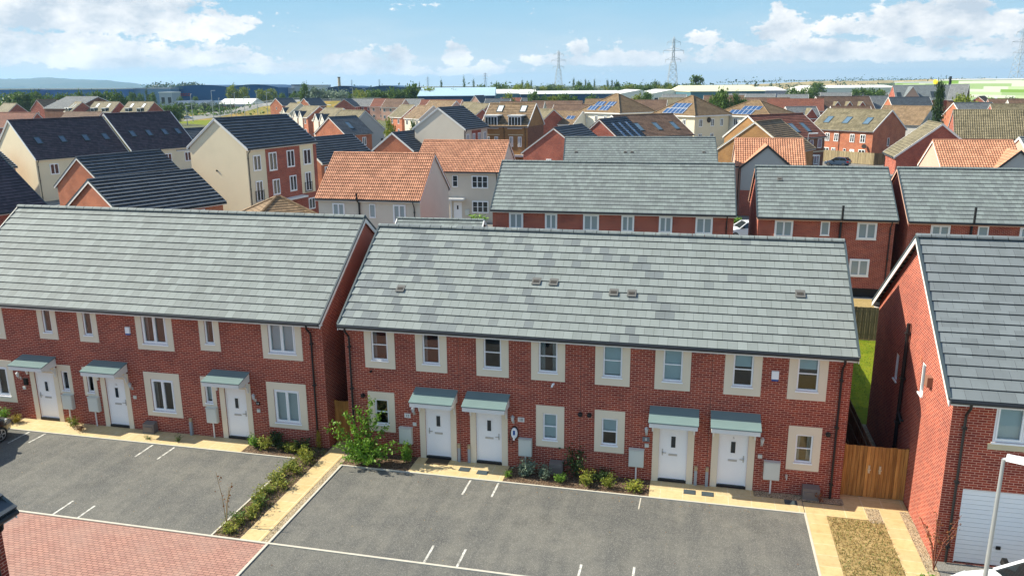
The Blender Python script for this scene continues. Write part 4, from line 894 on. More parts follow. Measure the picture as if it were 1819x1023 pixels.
door(r, Fs['F'], 4.0, 4.95, .05, 2.1, far=True, d=0); m = MB(); Fs['F'].box(m, 3.7, 5.3, 2.3, 2.5, .02, .9); Fs['F'].box(m, 3.75, 3.9, .02, 2.3, .02, .2); m.build('porch_canopy', 'white_paint', r)
wall_box(r, Fs['F'], 'meter_box', 'box_white', 5.25, 5.7, .7, 1.3, .1)
# middle distance, left to right
r, Fs, ro, w = H('brick_house', 'brick house with black ribbed roof right of the cream townhouses', -31.3, 64.3, 73, 9.8, 7.5, 5.0, 7.68, 'brick_orange', 'roof_black', gauge=.42, vcap='white_paint'); wins(r, Fs['F'], [(.5, 1.3, 3.4, 4.6, 2)])
r, Fs, ro, w = H('brick_house', 'brick gable with black ribbed roof behind the two pantiled houses', -26.8, 83.2, 80, 12.2, 6.6, 5.0, 7.4, 'brick_orange', 'roof_black', gauge=.42, vcap='white_paint')
r, Fs, ro, w = H('townhouse_block', 'three-storey pale gable block with black roof and dark red front panel', -21.5, 83.9, 80, 7.8, 8.2, 7.78, 10.6, 'pale_render', 'roof_black', gauge=.42, vcap='white_paint', cat='townhouses', panels=[('F', 2.4, 5.4, .05, 7.5, 'brick_red')], pipes=(('F', .15),))
wins(r, Fs['F'], [(.7, 1.5, 5.8, 7.1, 2), (2.6, 3.4, 5.4, 7.1, 2), (4.3, 5.2, 5.4, 7.1, 2), (6.2, 7.0, 5.8, 7.1, 2), (2.6, 3.4, 2.6, 4.4, 2), (4.3, 5.2, 2.6, 4.4, 2)])
r, Fs, ro, w = H('brick_house', 'brick house with plain black roof and one blue rooflight left of the grey gable', -50.6, 111.5, 66, 6.6, 8.6, 5.2, 8.2, 'brick_orange', 'roof_black', style='flat', vcap='roof_black'); rooflight(ro, 6.4, 8.0, 5.2, 8.2, .3, 2.2, 1.6, 1.0, 2.0, 'glass_sky'); wins(r, Fs['F'], [(1.6, 2.4, 3.2, 4.6, 2), (4.0, 4.9, 3.2, 4.6, 2)])
r, Fs, ro, w = H('grey_gable_house', 'tall blank grey rendered gable with tan roof behind the rooflit brick house', -52.7, 121.0, -20, 6.5, 11.0, 5.2, 9.0, 'grey_render', 'roof_olive')
flue(r, Fs['R'], 9.6, 3.3, .3)
r, Fs, ro, w = H('dormer_house', 'golden brick three-storey houses with two box dormers and two white rooflights', -14.5, 92.3, -6, 7.3, 8.5, 7.78, 10.9, 'brick_gold', 'roof_tan', cat='townhouses', vcap='white_paint', pipes=(('F', 3.5), ('F', 6.7)))
pm = MB(); Fs['R'].box(pm, 0, 7.9, .0, 7.7, .001, .012); pm.build('wall_panel', 'brick_brown', r)
wins(r, Fs['F'], [(.7, 1.25, 4.9, 6.3, 2), (2.0, 2.55, 4.9, 6.3, 2), (4.3, 4.85, 4.9, 6.3, 2), (5.6, 6.15, 4.9, 6.3, 2)]); m = MB()
for u in (.5, 4.1): Fs['F'].box(m, u, u + 2.3, 6.5, 6.62, .0, .06)
m.build('string_course', 'stone_sill', r); m = MB(); Fs['F'].box(m, 3.7, 6.9, 3.5, 3.75, .01, .9); m.build('porch_canopy', 'white_paint', r)
for u in (.55, 4.15):
    F = Fs['F']; m = MB(); F.box(m, u, u + 2.0, 7.5, 9.2, -1.6, .12, 0); F.box(m, u - .1, u + 2.1, 9.2, 9.34, -2.4, .25, 1); F.box(m, u - .1, u + 2.1, 7.42, 7.5, -.3, .2, 1)
    o = m.build('dormer', ['dark_trim', 'white_paint'], ro); q = MB()
    for k in range(4): F.quad(q, u + .1 + k * .46, u + .48 + k * .46, 7.75, 9.05, .14)
    F.box(q, u + .03, u + 1.97, 7.6, 9.15, .1, .132, 1); q.build('window', ['glass_dark', 'upvc_white'], o)
    rooflight(ro, 7.06, 7.9, 7.78, 10.9, .3, u + .9, 3.2, .95, 1.5, 'rooflight_blind')
r, Fs, ro, w = H('brick_house', 'red gable with small white window and ribbed black roof left of the third grey terrace', -4.2, 79.6, 78, 10.4, 9.0, 5.11, 8.3, 'brick_red', 'roof_black', gauge=.42, vcap='brick_brown'); wins(r, Fs['L'], [(3.2, 3.9, 3.2, 4.4, 2)])
r, Fs, ro, w = H('solar_roof_house', 'black ribbed roofs with red gable and solar strip beside the brown rooflight roof', -.2, 97.5, 72, 10, 8, 5.2, 8.6, 'brick_red', 'roof_black', gauge=.42, vcap='brick_brown')
for u in (2.2, 4.6, 7.2): rooflight(ro, 9.76, 7.4, 5.2, 8.6, .3, u, .6, .7, 3.6, solar=True)
r, Fs, ro, w = H('brown_roof_house', 'brown-roofed house with three dark rooflights before the hipped apartments', 3.2, 113.2, 44, 13.4, 11.0, 5.25, 8.55, 'brick_gold', 'roof_brown', vcap='white_paint')
for f in (.2, .5, .79): rooflight(ro, 13.1, 10.4, 5.25, 8.55, .3, 13.1 * f, 1.7, 1.0, 2.2, 'glass_sky')
r, Fs, ro, w = H('three_rooflight_house', 'red-brown tiled house with three blue rooflights and brown brick front', 24.4, 110.3, 46, 13.3, 9.8, 5.23, 8.7, 'brick_gold', 'roof_redbrown', vcap='white_paint', gauge=.4)
pm = MB(); Fs['F'].box(pm, .0, 13.0, .0, 5.15, .001, .012); pm.build('wall_panel', 'brick_brown', r)
for f in (.32, .53, .74): rooflight(ro, 13.06, 9.2, 5.23, 8.7, .3, 13.06 * f, 1.3, 1.0, 2.3, 'glass_sky')
wins(r, Fs['F'], [(6.9, 7.7, 3.4, 4.8, 1), (9.3, 10.2, 3.4, 4.8, 1), (11.3, 12.3, 3.5, 4.9, 1), (10.6, 12.0, .9, 2.3, 2)], glass='glass_sky'); m = MB(); Fs['F'].box(m, .02, 13.0, 2.85, 3.0, .013, .05); m.build('string_course', 'stone_sill', r)
m = MB(); F = Fs['F']; F.box(m, 8.2, 10.6, 2.35, 2.5, .05, 1.2); F.box(m, 8.25, 8.4, .02, 2.35, 1.0, 1.2); F.box(m, 10.4, 10.55, .02, 2.35, 1.0, 1.2); m.build('porch', 'white_paint', r)
r, Fs, ro, w = H('brown_gable_house', 'house with broad brown gable and sunlit orange roof slope behind the pantiled gable house', 21.2, 84.6, 65, 9, 10.0, 5.2, 8.85, 'brick_gold', 'roof_ochre', vcap='stone_sill')
r, Fs, ro, w = H('pantile_house', 'orange pantiled house with grey rendered front gable between the two rear grey roofs', 19.9, 65.4, .4, 7.1, 7.9, 5.1, 7.75, 'pink_render', 'pantile', style='pan', gauge=.34, vcap='pantile', pipes=(('F', .3),))
cross_gable(r, ro, 6.86, 7.3, 3.0, 5.0, .7, 5.0, 7.35, 'grey_render', 'pantile', base=('brick_red', 2.7), fr='vent_dark', gauge=.34); F = Fs['F']; window(r, F, 4.4, 4.9, 3.4, 4.6, 1, d=.72, glass='glass_sky')
r, Fs, ro, w = H('olive_roof_terrace', 'orange brick terrace with olive roof, three blue rooflights and white-trimmed windows', 40.7, 133.0, -43, 13.0, 10.6, 5.26, 8.8, 'brick_orange', 'roof_olive', vcap='white_paint', cat='terraced houses', pipes=(('F', 6.3),))
for f in (.13, .43, .75): rooflight(ro, 12.76, 10.0, 5.26, 8.8, .3, 12.76 * f, 2.0, 1.2, 2.0, 'glass_sky')
wins(r, Fs['F'], [(3.4, 4.3, 3.3, 4.7, 2), (5.2, 6.1, 3.3, 4.7, 2), (8.4, 9.3, 3.3, 4.7, 2), (10.4, 11.4, 3.3, 4.7, 2), (3.2, 4.4, .8, 2.1, 2), (4.9, 5.7, .8, 2.1, 2), (7.3, 7.8, 1.2, 2.1, 1), (10.3, 11.6, .8, 2.1, 2)], bars=1)
door(r, Fs['F'], 8.5, 9.5, .05, 2.1, far=True, d=0); window(r, Fs['R'], 4.5, 5.1, 2.6, 4.0, 1, d=.004, glass='glass_dark')
m = MB(); F = Fs['F']; m.tube([F.p(11.6, 2.6, .1), F.p(11.6, 2.6, .5)], .03, 6); m.tube([F.p(11.6, 2.7, .5), F.p(11.65, 2.75, .56)], .42, 10); m.build('satellite_dish', 'vent_dark', r)
r, Fs, ro, w = H('tan_roof_house', 'tan-roofed house with lavender-grey gable behind the olive roof terrace', 54.2, 156.0, -38, 10.2, 9.8, 5.2, 8.8, 'grey_render', 'roof_tan')
r, Fs, ro, w = H('tiled_house', 'broad olive tiled roof with bold tile joints at the right picture edge', 58.5, 112.9, -8, 15, 9.8, 5.2, 9.3, 'brick_red', 'roof_olive', style='pan', gauge=.36, pitch=.3)
r, Fs, ro, w = H('brown_gable_house', 'dark red gable with olive roof slope in front of the olive roof terrace', 39.3, 77.5, 88, 7.2, 9.4, 5.2, 9.0, 'brick_red', 'roof_olive', gauge=.38, vcap='white_paint', pipes=(('B', .4),))
cross_gable(r, ro, 6.96, 8.8, 3.4, 3.8, .3, 4.6, 7.6, 'brick_orange', 'roof_olive', back=3) if False else None
m = MB(); m.box(-4.3, -2.6, 4.5, 6.4, 0, 3.0, 0); m.box(-4.5, -2.4, 4.3, 6.6, 3.0, 3.15, 1); m.build('side_porch', ['white_render', 'roof_grey'], r)
r, Fs, ro, w = H('pantile_house', 'orange pantiled house with pink side gable and small grey front gable at right', 39.6, 64.5, 4, 7.6, 7.4, 4.98, 7.8, 'pink_render', 'pantile', style='pan', gauge=.34, vcap='pantile')
cross_gable(r, ro, 7.36, 6.8, 6.6, 4.2, .6, 5.0, 7.1, 'grey_render', 'pantile', fr='vent_dark', gauge=.34)
r, Fs, ro, w = H('edge_house', 'grey roof with pink gable cut off by the right picture edge', 49.5, 69.0, 10, 9, 8, 5.0, 7.9, 'pink_render', 'slate_blue', vcap='white_paint')
# garages and low roofs
r, Fs, ro = hip_house('hipped_garage', 'low hipped grey-tan roof peeping over the left terrace beside the pantiled house', -23.3, 37.6, 42, 5.6, 5.6, 2.45, 4.15, .4, 'brick_red', 'roof_tan', .3, 'garage')
r, Fs, ro, w = H('low_garage', 'low grey-roofed brick garage just over the ridge of the patched terrace', -4.6, 26.0, 3, 6.2, 5.2, 3.0, 4.62, 'brick_red', 'slate_rear', cat='garage', vcap='white_paint')
# hipped apartments
def apart(label, x, y, rot, L, D, ze, zr, ridge, wall, wl, solar):
    r, Fs, ro = hip_house('hipped_apartments', label, x, y, rot, L, D, ze, zr, ridge, wall, 'roof_ochre')
    for fk, rows in wl.items(): wins(r, Fs[fk], rows)
    a, b = D / 2 + .45, (zr - ze); Ls = math.hypot(a, b)
    for (u, q, w, h) in solar:
        m = MB(); P = lambda uu, qq, k: (uu - L / 2, -a * (1 - qq / Ls) - k * b / Ls, ze + b * qq / Ls + k * a / Ls)
        m.hexa([P(u, q, .04), P(u + w, q, .04), P(u + w, q + h, .04), P(u, q + h, .04), P(u, q, .1), P(u + w, q, .1), P(u + w, q + h, .1), P(u, q + h, .1)], 0)
        m.poly([P(u, q, .105), P(u + w, q, .105), P(u + w, q + h, .105), P(u, q + h, .105)], [(0, 0), (w, 0), (w, h), (0, h)], 1); m.build('solar_panel', ['steel', 'solar_panel'], ro)
    return r, Fs, ro
W3 = [(1.2, 2.2, 5.6, 7.0, 2), (4.6, 5.6, 5.6, 7.0, 2), (7.4, 8.3, 5.6, 7.0, 2), (1.2, 2.2, 3.0, 4.3, 2), (4.6, 5.6, 3.0, 4.3, 2)]
r, Fs, ro = apart('white hipped apartment block with two pairs of solar panels and a green glass balcony', -5.2, 153.0, -38, 12.0, 10.5, 7.7, 11.5, .8, 'white_render', {'F': W3, 'R': W3}, [(2.0, .7, 2.6, 1.5), (2.9, 2.3, 2.6, 1.5), (5.6, .7, 2.6, 1.5), (6.3, 2.3, 2.3, 1.5)])
m = MB(); m.box(-6.8, -4.2, -6.3, -5.2, 4.6, 4.75, 0); m.box(-6.8, -4.2, -6.34, -6.3, 4.75, 6.1, 1); m.box(-6.84, -6.8, -6.34, -5.2, 4.75, 6.1, 1); m.build('balcony', ['white_paint', 'teal_glass'], r)
r, Fs, ro = apart('cream hipped apartment block, middle one, with large square of solar panels', 10.9, 138.0, -40, 10.4, 10.0, 7.7, 11.2, .6, 'cream_render', {'F': W3, 'R': W3}, [(2.2, .5, 5.2, 1.7), (3.1, 2.3, 4.2, 1.6)])
m = MB(); m.tube([Fs['R'].p(4.0, 6.8, .02), Fs['R'].p(4.0, 6.8, .2)], .5, 12); m.build('satellite_dish', 'vent_dark', r)
r, Fs, ro = apart('white hipped apartment block at right with two rows of solar panels', 23.0, 141.0, -36, 12.4, 9.0, 7.5, 10.2, 2.0, 'white_render', {'F': W3, 'R': W3}, [(3.2, .4, 5.2, 1.6), (5.2, 2.1, 4.0, 1.4)])

# distant estate houses: (key, label, x, y, rotation, length, depth, eaves, ridge, wall, roof)
FAR = [
('F1', 'distant house with two white rooflights, leftmost of the rooflight houses beyond the dark purple roofs', -222.3, 236.8, -38, 9.5, 8, 5.4, 8.8, 'brick_red', 'roof_olive'),
('F2', 'distant house with two white rooflights and a red gable end beside the large farm-like barn', -200.1, 220.8, -38, 11, 8.5, 5.4, 8.8, 'brick_red', 'roof_olive'),
('F3', 'distant house with bay dormers below two white rooflights, second from right of the rooflight houses', -188.3, 220.4, -12, 12.5, 8, 5.4, 8.8, 'brick_red', 'roof_olive'),
('F4', 'distant house with bay dormer and two white rooflights, nearest the pale shed row', -173.5, 218.9, -12, 12.5, 8, 5.4, 8.8, 'brick_red', 'roof_olive'),
('F5', 'distant house showing a wide plain red gable at the far left', -236.8, 246.8, 80, 9, 9, 5.4, 9.2, 'brick_red', 'roof_tan'),
('F6', 'distant olive-roofed house with dark red gable at the left picture edge', -216.6, 208.2, -20, 9, 8, 5.2, 8.6, 'brick_red', 'roof_olive'),
('F7', 'low house with plum-red roof just behind the purple-roofed cream block', -140.6, 130.9, 5, 12, 8, 5, 8.2, 'brick_red', 'roof_redbrown'),
('F9', 'long brown ridge showing just over the purple roofs', -140.9, 153.3, 0, 11, 7, 5, 7.6, 'brick_red', 'roof_brown'),
('F11', 'dark purple roof with one pale rooflight behind the second cream block', -81.4, 96.9, 72, 12, 9, 5.2, 9.4, 'cream_render', 'roof_purple'),
('F12', 'black ribbed roof low between the cream blocks', -61.7, 80.2, 72, 9, 8, 4.9, 7.6, 'brick_red', 'roof_black'),
('F13', 'distant house with bright orange gable and black roof beside the ramp road', -170.9, 313.0, 70, 10, 8.5, 5.2, 8.4, 'brick_orange', 'roof_black'),
('F14', 'distant black-roofed house behind the row of small front gables', -155.8, 310.3, 70, 10, 8, 5.2, 8.4, 'brick_orange', 'roof_black'),
('F15a', 'small olive-roofed house, leftmost of the row with little front gables', -116.2, 219.1, -38, 8, 8, 5.2, 8.2, 'pale_render', 'roof_olive'),
('F15b', 'olive-roofed house with twin front gables, second in the stepped row', -93.5, 185.2, -38, 10, 8, 5.2, 8.2, 'brick_orange', 'roof_olive'),
('F15c', 'olive-roofed house with twin front gables, third in the stepped row', -76.7, 164.0, -38, 10, 8, 5.2, 8.2, 'brick_orange', 'roof_olive'),
('F16', 'distant house with dark red gable turned to the viewer above the olive roofs', -130.6, 292.1, 95, 9, 9, 5.2, 8.4, 'brick_red', 'roof_black'),
('F17', 'distant terrace with blue-grey roof and a row of small windows', -125.1, 298.7, -4, 14, 8, 5.2, 8.2, 'brick_red', 'roof_grey'),
('F18', 'distant house with pink gable and red roof between two grey roofs', -115.5, 291.9, -4, 7, 9, 5.2, 8.4, 'pink_render', 'roof_redbrown'),
('F19', 'distant brown-roofed house with tall salmon gable', -106.1, 283.6, -10, 9, 9, 5.2, 8.4, 'pink_render', 'roof_brown'),
('F20', 'distant dark grey roof behind the tan houses', -102.3, 294.6, -6, 9, 9, 5.2, 8.2, 'brick_red', 'roof_grey'),
('F21', 'distant long red roof below the light blue shed', -83.9, 274.3, -4, 17, 8, 5.2, 8.2, 'pink_render', 'roof_redbrown'),
('F22', 'olive-roofed house with red side wall left of the yellow-green tree', -65.7, 187.3, -40, 7.5, 9, 5.2, 8.4, 'brick_orange', 'roof_olive'),
('F23', 'tan-roofed house with white front peeping behind the cream gable block', -57.7, 178.5, -40, 8, 9, 5.2, 8.4, 'pale_render', 'roof_tan'),
('F24', 'large ochre-brown roof with pinkish gable behind the cream gable block', -57.6, 193.4, -38, 13, 9.5, 5.2, 9.4, 'pink_render', 'roof_ochre'),
('F26', 'small olive roof, rear one of the stepped trio beside the dormer house', -59.9, 230.3, -40, 8, 7, 5.2, 8.2, 'brick_red', 'roof_olive'),
('F26b', 'olive-roofed house with dark red end wall, middle of the stepped trio', -51.2, 211.0, -40, 8.5, 8, 5.2, 8.2, 'brick_red', 'roof_olive'),
('F27', 'olive-roofed house with dark red end wall, nearest of the stepped trio', -42.9, 172.2, -40, 8, 8, 5.2, 7.8, 'brick_red', 'roof_olive'),
('F28', 'distant small pink gable before the light blue shed', -80.8, 317.8, 75, 8, 7, 5.2, 9.2, 'pink_render', 'roof_black'),
('F29', 'distant black-roofed house with pink end below the white-roofed sheds', -60.8, 271.1, -6, 10, 8, 5.2, 8.6, 'pink_render', 'roof_black'),
('F30', 'distant house with red roof next to a black roof', -63.0, 302.3, -6, 9, 8, 5.2, 8.4, 'pink_render', 'roof_redbrown'),
('F31', 'distant house with dark slate roof beside the red roof', -58.1, 313.8, -4, 13, 8, 5.2, 8.2, 'pale_render', 'roof_black'),
('F32', 'distant dark brown ridge right behind the dormer house', -44.0, 235.6, 0, 15, 8, 5.2, 8.2, 'pale_render', 'roof_brown'),
('F33a', 'distant long brown roof left of the white gable', -36.2, 257.6, -4, 18, 9, 5.2, 8, 'brick_red', 'roof_brown'),
('F33', 'brown-roofed house with bright white gable behind the dormer house', -21.3, 196.5, -6, 11, 9, 5.2, 8.2, 'white_render', 'roof_brown'),
('F34', 'olive-roofed house with deep red end wall beside the dormer house', -20.5, 149.3, -40, 6.5, 9, 5.2, 8.4, 'brick_red', 'roof_olive'),
('F35', 'tan-roofed white house with a solar water panel', -15.5, 151.5, -24, 7.5, 8, 5.2, 7.9, 'white_render', 'roof_tan'),
('F39', 'distant long ochre roof left of the first hipped apartment block', -20.7, 281.8, -4, 18, 8, 5.2, 8.2, 'brick_red', 'roof_ochre'),
('F39b', 'distant brown roof between the two hipped apartment blocks', -4.9, 247.7, -2, 14, 9, 5.2, 8.4, 'white_render', 'roof_brown'),
('F39c', 'distant olive roof left of the second hipped block', 4.1, 289.7, -4, 14, 9, 5.2, 8.4, 'pale_render', 'roof_olive'),
('F39d', 'distant brown roof behind the peak of the second hipped block', 21.8, 316.0, -4, 16, 9, 5.2, 8.8, 'pale_render', 'roof_brown'),
('F50', 'distant long brown roof right of the second hipped block', 33.0, 284.6, -4, 22, 9, 5.2, 8.4, 'brick_red', 'roof_brown'),
('F40', 'distant wide rust-orange roof behind the brown three-rooflight house', 42.0, 249.1, -4, 17, 12, 5, 8.6, 'brick_red', 'roof_redbrown'),
('F41', 'small grey-roofed house with orange gable and a little side gable', 37.0, 188.9, 18, 8, 7, 5, 7.8, 'brick_orange', 'roof_grey'),
('F42', 'distant row house with wide orange gable and three tan front gables', 57.2, 255.9, 18, 18, 9, 5.2, 9.2, 'brick_orange', 'roof_brown'),
('F42b', 'distant house with tall orange gable at the end of the three front gables', 68.6, 262.3, 18, 8, 9, 5.2, 9.2, 'brick_orange', 'roof_grey'),
('F43', 'brown ridge with tiny orange gable behind the olive three-rooflight terrace', 46.7, 177.7, 6, 9, 7, 5.2, 8.2, 'brick_orange', 'roof_brown'),
('F44', 'black ribbed roof with orange gable left of the cypress', 76.0, 251.7, 14, 13, 8.5, 5.2, 9, 'brick_orange', 'roof_black'),
('F45', 'dark grey roof with bright orange gable right of the cypress', 74.5, 184.4, 22, 10, 8.5, 5.2, 8.8, 'brick_orange', 'roof_grey'),
('F46', 'olive-brown roof behind the large tiled roof at right', 81.2, 171.5, 0, 14, 9, 5.2, 8.8, 'brick_red', 'roof_olive'),
('F48a', 'distant brown house with gable before the striped warehouse', 111.8, 302.0, 60, 9, 8, 5.2, 8.4, 'brick_red', 'roof_brown'),
('F48b', 'distant brown roof at right before the striped warehouse', 108.3, 261.1, 0, 14, 8, 5.2, 8.2, 'brick_red', 'roof_brown'),
('F48c', 'distant brown roof at the right picture edge before the striped warehouse', 108.0, 243.0, 0, 14, 8, 5.2, 8.2, 'pale_render', 'roof_brown'),
('F49a', 'far grey-roofed house, leftmost before the white warehouse', 66.6, 437.0, -6, 9, 9, 5.2, 8.4, 'brick_red', 'roof_grey'),
('F49b', 'far grey-roofed house, second from left before the white warehouse', 73.0, 448.3, -6, 9, 9, 5.2, 8.4, 'brick_red', 'roof_grey'),
('F49c', 'far pale grey roof in front of the long white warehouse', 81.7, 431.6, -6, 15, 9, 5.2, 8.4, 'pale_render', 'roof_grey'),
('F49d', 'far mid grey roof right of the pale one before the white warehouse', 88.8, 433.5, -6, 13, 9, 5.2, 8.2, 'brick_red', 'roof_grey'),
('F49e', 'far long light grey roof below the dark hedge', 100.4, 442.8, -6, 18, 9, 5.2, 8.2, 'pale_render', 'roof_grey'),
('F49f', 'far blue-grey roof below the teal-walled shed', 29.5, 413.4, -6, 12, 9, 5.2, 8.4, 'white_render', 'roof_grey'),
('F49g', 'far blue-grey roof with white gable right of the teal-walled shed', 41.5, 397.6, -6, 14, 9, 5.2, 8.4, 'white_render', 'roof_grey'),
('F49h', 'far slate-roofed house with small white gable left of the orange gables', 55.8, 387.2, -6, 14, 9, 5.2, 8.2, 'white_render', 'roof_grey'),
('F49i', 'far blue-grey roof in front of the saw-tooth sheds', 0.1, 389.2, -6, 12, 9, 5.2, 8.4, 'white_render', 'roof_grey'),
]
FH = {}
for (k, lab, x, y, rot, L, D, ze, zr, wall, roof) in FAR:
    r, Fs, ro, w = H('estate_house', lab, x, y, rot, L, D, ze, zr, wall, roof, style='far', vcap='white_paint' if wall.startswith('brick_o') or 'render' in wall else roof, gauge=.36, bits=True)
    FH[k] = (r, Fs, ro, L, D, ze, zr)
    rows = []; n = max(2, int(L / 2.6))
    for q in range(n):
        u = (q + .5) * (L - .3) / n; rows += [(u - .5, u + .5, ze - 1.7, ze - .45, 2), (u - .5, u + .5, .9, 2.1, 2)]
    fwins(r, Fs['F'], rows)
    if k in ('F13', 'F5', 'F19'): fwins(r, Fs['L'], [(D / 2 - .5, D / 2 + .1, 3.4, 4.6, 1)])
for k, us in (('F1', (2.0, 5.6)), ('F2', (2.4, 6.6)), ('F3', (2.6, 8.0)), ('F4', (2.6, 8.2))):
    r, Fs, ro, L, D, ze, zr = FH[k]
    for u in us:
        rooflight(ro, L - .24, D - .6, ze, zr, .3, u, 2.4, 1.3, 1.9, 'rooflight_blind')
        F = Fs['F']; m = MB(); F.box(m, u - .4, u + 1.6, ze - .1, ze + 1.3, -1.5, .1, 0); F.box(m, u - .5, u + 1.7, ze + 1.3, ze + 1.42, -2, .2, 1); q = MB(); F.box(q, u - .3, u + 1.5, ze + .15, ze + 1.2, .1, .13, 1); F.quad(q, u - .2, u + 1.4, ze + .25, ze + 1.1, .14); o = m.build('dormer', ['dark_trim', 'white_paint'], ro); q.build('window', ['glass_dark', 'upvc_white'], o)
for k, us in (('F15b', (2.2, 5.6)), ('F15c', (2.2, 5.6)), ('F15a', (3,)), ('F42', (5.2, 9.2, 13.4)), ('F41', (5.2,))):
    r, Fs, ro, L, D, ze, zr = FH[k]
    for u in us: cross_gable(r, ro, L - .24, D - .6, u, 2.6 if k[1] == '1' else 3.4, .25, ze - (.2 if k[1] == '1' else 0), ze + (1.7 if k[1] == '1' else 2.5), 'pale_render' if k[1] == '1' else 'brick_red', 'roof_black' if k[1] == '1' else 'roof_olive', back=2.5)
for k, args in (('F35', [(4.5, 1.8, 2.0, 1.2)]), ('F33', []),):
    r, Fs, ro, L, D, ze, zr = FH[k]
    for (u, q, w_, h) in args: rooflight(ro, L - .24, D - .6, ze, zr, .3, u, q, w_, h, solar=True)
r, Fs, ro, L, D, ze, zr = FH['F11']; rooflight(ro, L - .24, D - .6, ze, zr, .3, 8.0, 1.2, 1.0, 2.6, 'rooflight_blind')

# ------------------------------------------------------------------ vegetation
def leafy(mb, pts, size, flat=.35, rnd=random):
    for p in pts:
        s = size * rnd.uniform(.6, 1.35); n = Vector((rnd.gauss(0, 1), rnd.gauss(0, 1), rnd.gauss(flat, .8))).normalized()
        a = n.orthogonal().normalized(); a = (Matrix.Rotation(rnd.uniform(0, 6.28), 3, n) @ a); b = n.cross(a); P = Vector(p)
        mb.poly([P - a * s, P + b * s * .55 + n * s * .12, P + a * s, P - b * s * .55 + n * s * .12])
CR = {}
def crown_mesh(kind, var):
    """unit-height crown + trunk; several of each kind are kept and shared"""
    key = (kind, var)
    if key in CR: return CR[key]
    rn = random.Random(hash(kind) % 1000 * 0 + sum(map(ord, kind)) * 7 + var); m = MB(); t = MB()
    narrow = kind in ('poplar', 'cypress'); n = {'poplar': 26, 'cypress': 60, 'open': 34}.get(kind, 30); per = {'cypress': 60, 'open': 34}.get(kind, 46); base = {'poplar': .1, 'cypress': .04, 'open': .22}.get(kind, .16)
    limbs = []
    for i in range(n):
        if narrow:
            z = base + (1 - base) * ((i + rn.random()) / n); r = (.5 * math.sin(PI * min(1, (z - base) / (1 - base) * .92 + .1)) ** .8) if kind == 'poplar' else .52 * (1 - ((z - base) / (1 - base)) ** 1.3) + .03
            a = rn.uniform(0, 6.28); q = r * rn.uniform(.1, .85); c = Vector((math.cos(a) * q, math.sin(a) * q, z)); sp = (.16, .16, .05)
        else:
            while True:
                c = Vector((rn.uniform(-1, 1), rn.uniform(-1, 1), rn.uniform(-1, 1)))
                if .25 < c.length < 1: break
            c = c.normalized() * c.length ** .5; k = rn.uniform(.8, 1.05)
            c = Vector((c.x * .43 * k, c.y * .43 * k, base + (1 - base) * (.5 + .44 * c.z))); sp = (.115, .115, .07) if kind != 'open' else (.085, .085, .05)
            if c.z < .4: c.x *= .8; c.y *= .8
        limbs.append(c)
        leafy(m, [(c.x + rn.gauss(0, sp[0]) * .75, c.y + rn.gauss(0, sp[1]) * .75, max(.03, c.z + rn.gauss(0, sp[2]))) for _ in range(per)], .05 if not narrow else .032, .5, rn)
    t.tube([(0, 0, -.02), (.01, 0, .3), (0, .01, .62)], .03, 7, r1=.012)
    for c in limbs[::4]:
        b = Vector((0, 0, max(.15, c.z * .55))); t.tube([b, b.lerp(c, .55) + Vector((0, 0, .03)), c], .012, 5, r1=.004)
    def mk(mb, nm, mat):
        me = mb.build(nm, mat); d = me.data; bpy.data.objects.remove(me); return d
    CR[key] = (mk(m, 'crown', {'oak': 'leaf_green', 'lime': 'leaf_yellow', 'pale': 'leaf_silver', 'poplar': 'leaf_poplar', 'cypress': 'leaf_dark', 'open': 'leaf_green'}[kind]), mk(t, 'trunk', 'bark'))
    return CR[key]
def tree(name, label, cat, kind, var, x, y, h, w, group=None):
    r = thing(name, label, cat, (x, y, 0), random.uniform(0, 6.28), group); c, t = crown_mesh(kind, var)
    for me, nm in ((c, 'crown'), (t, 'trunk')):
        o = bpy.data.objects.new(nm, me); COL.objects.link(o); o.parent = r; o.scale = (w, w, h)
    return r
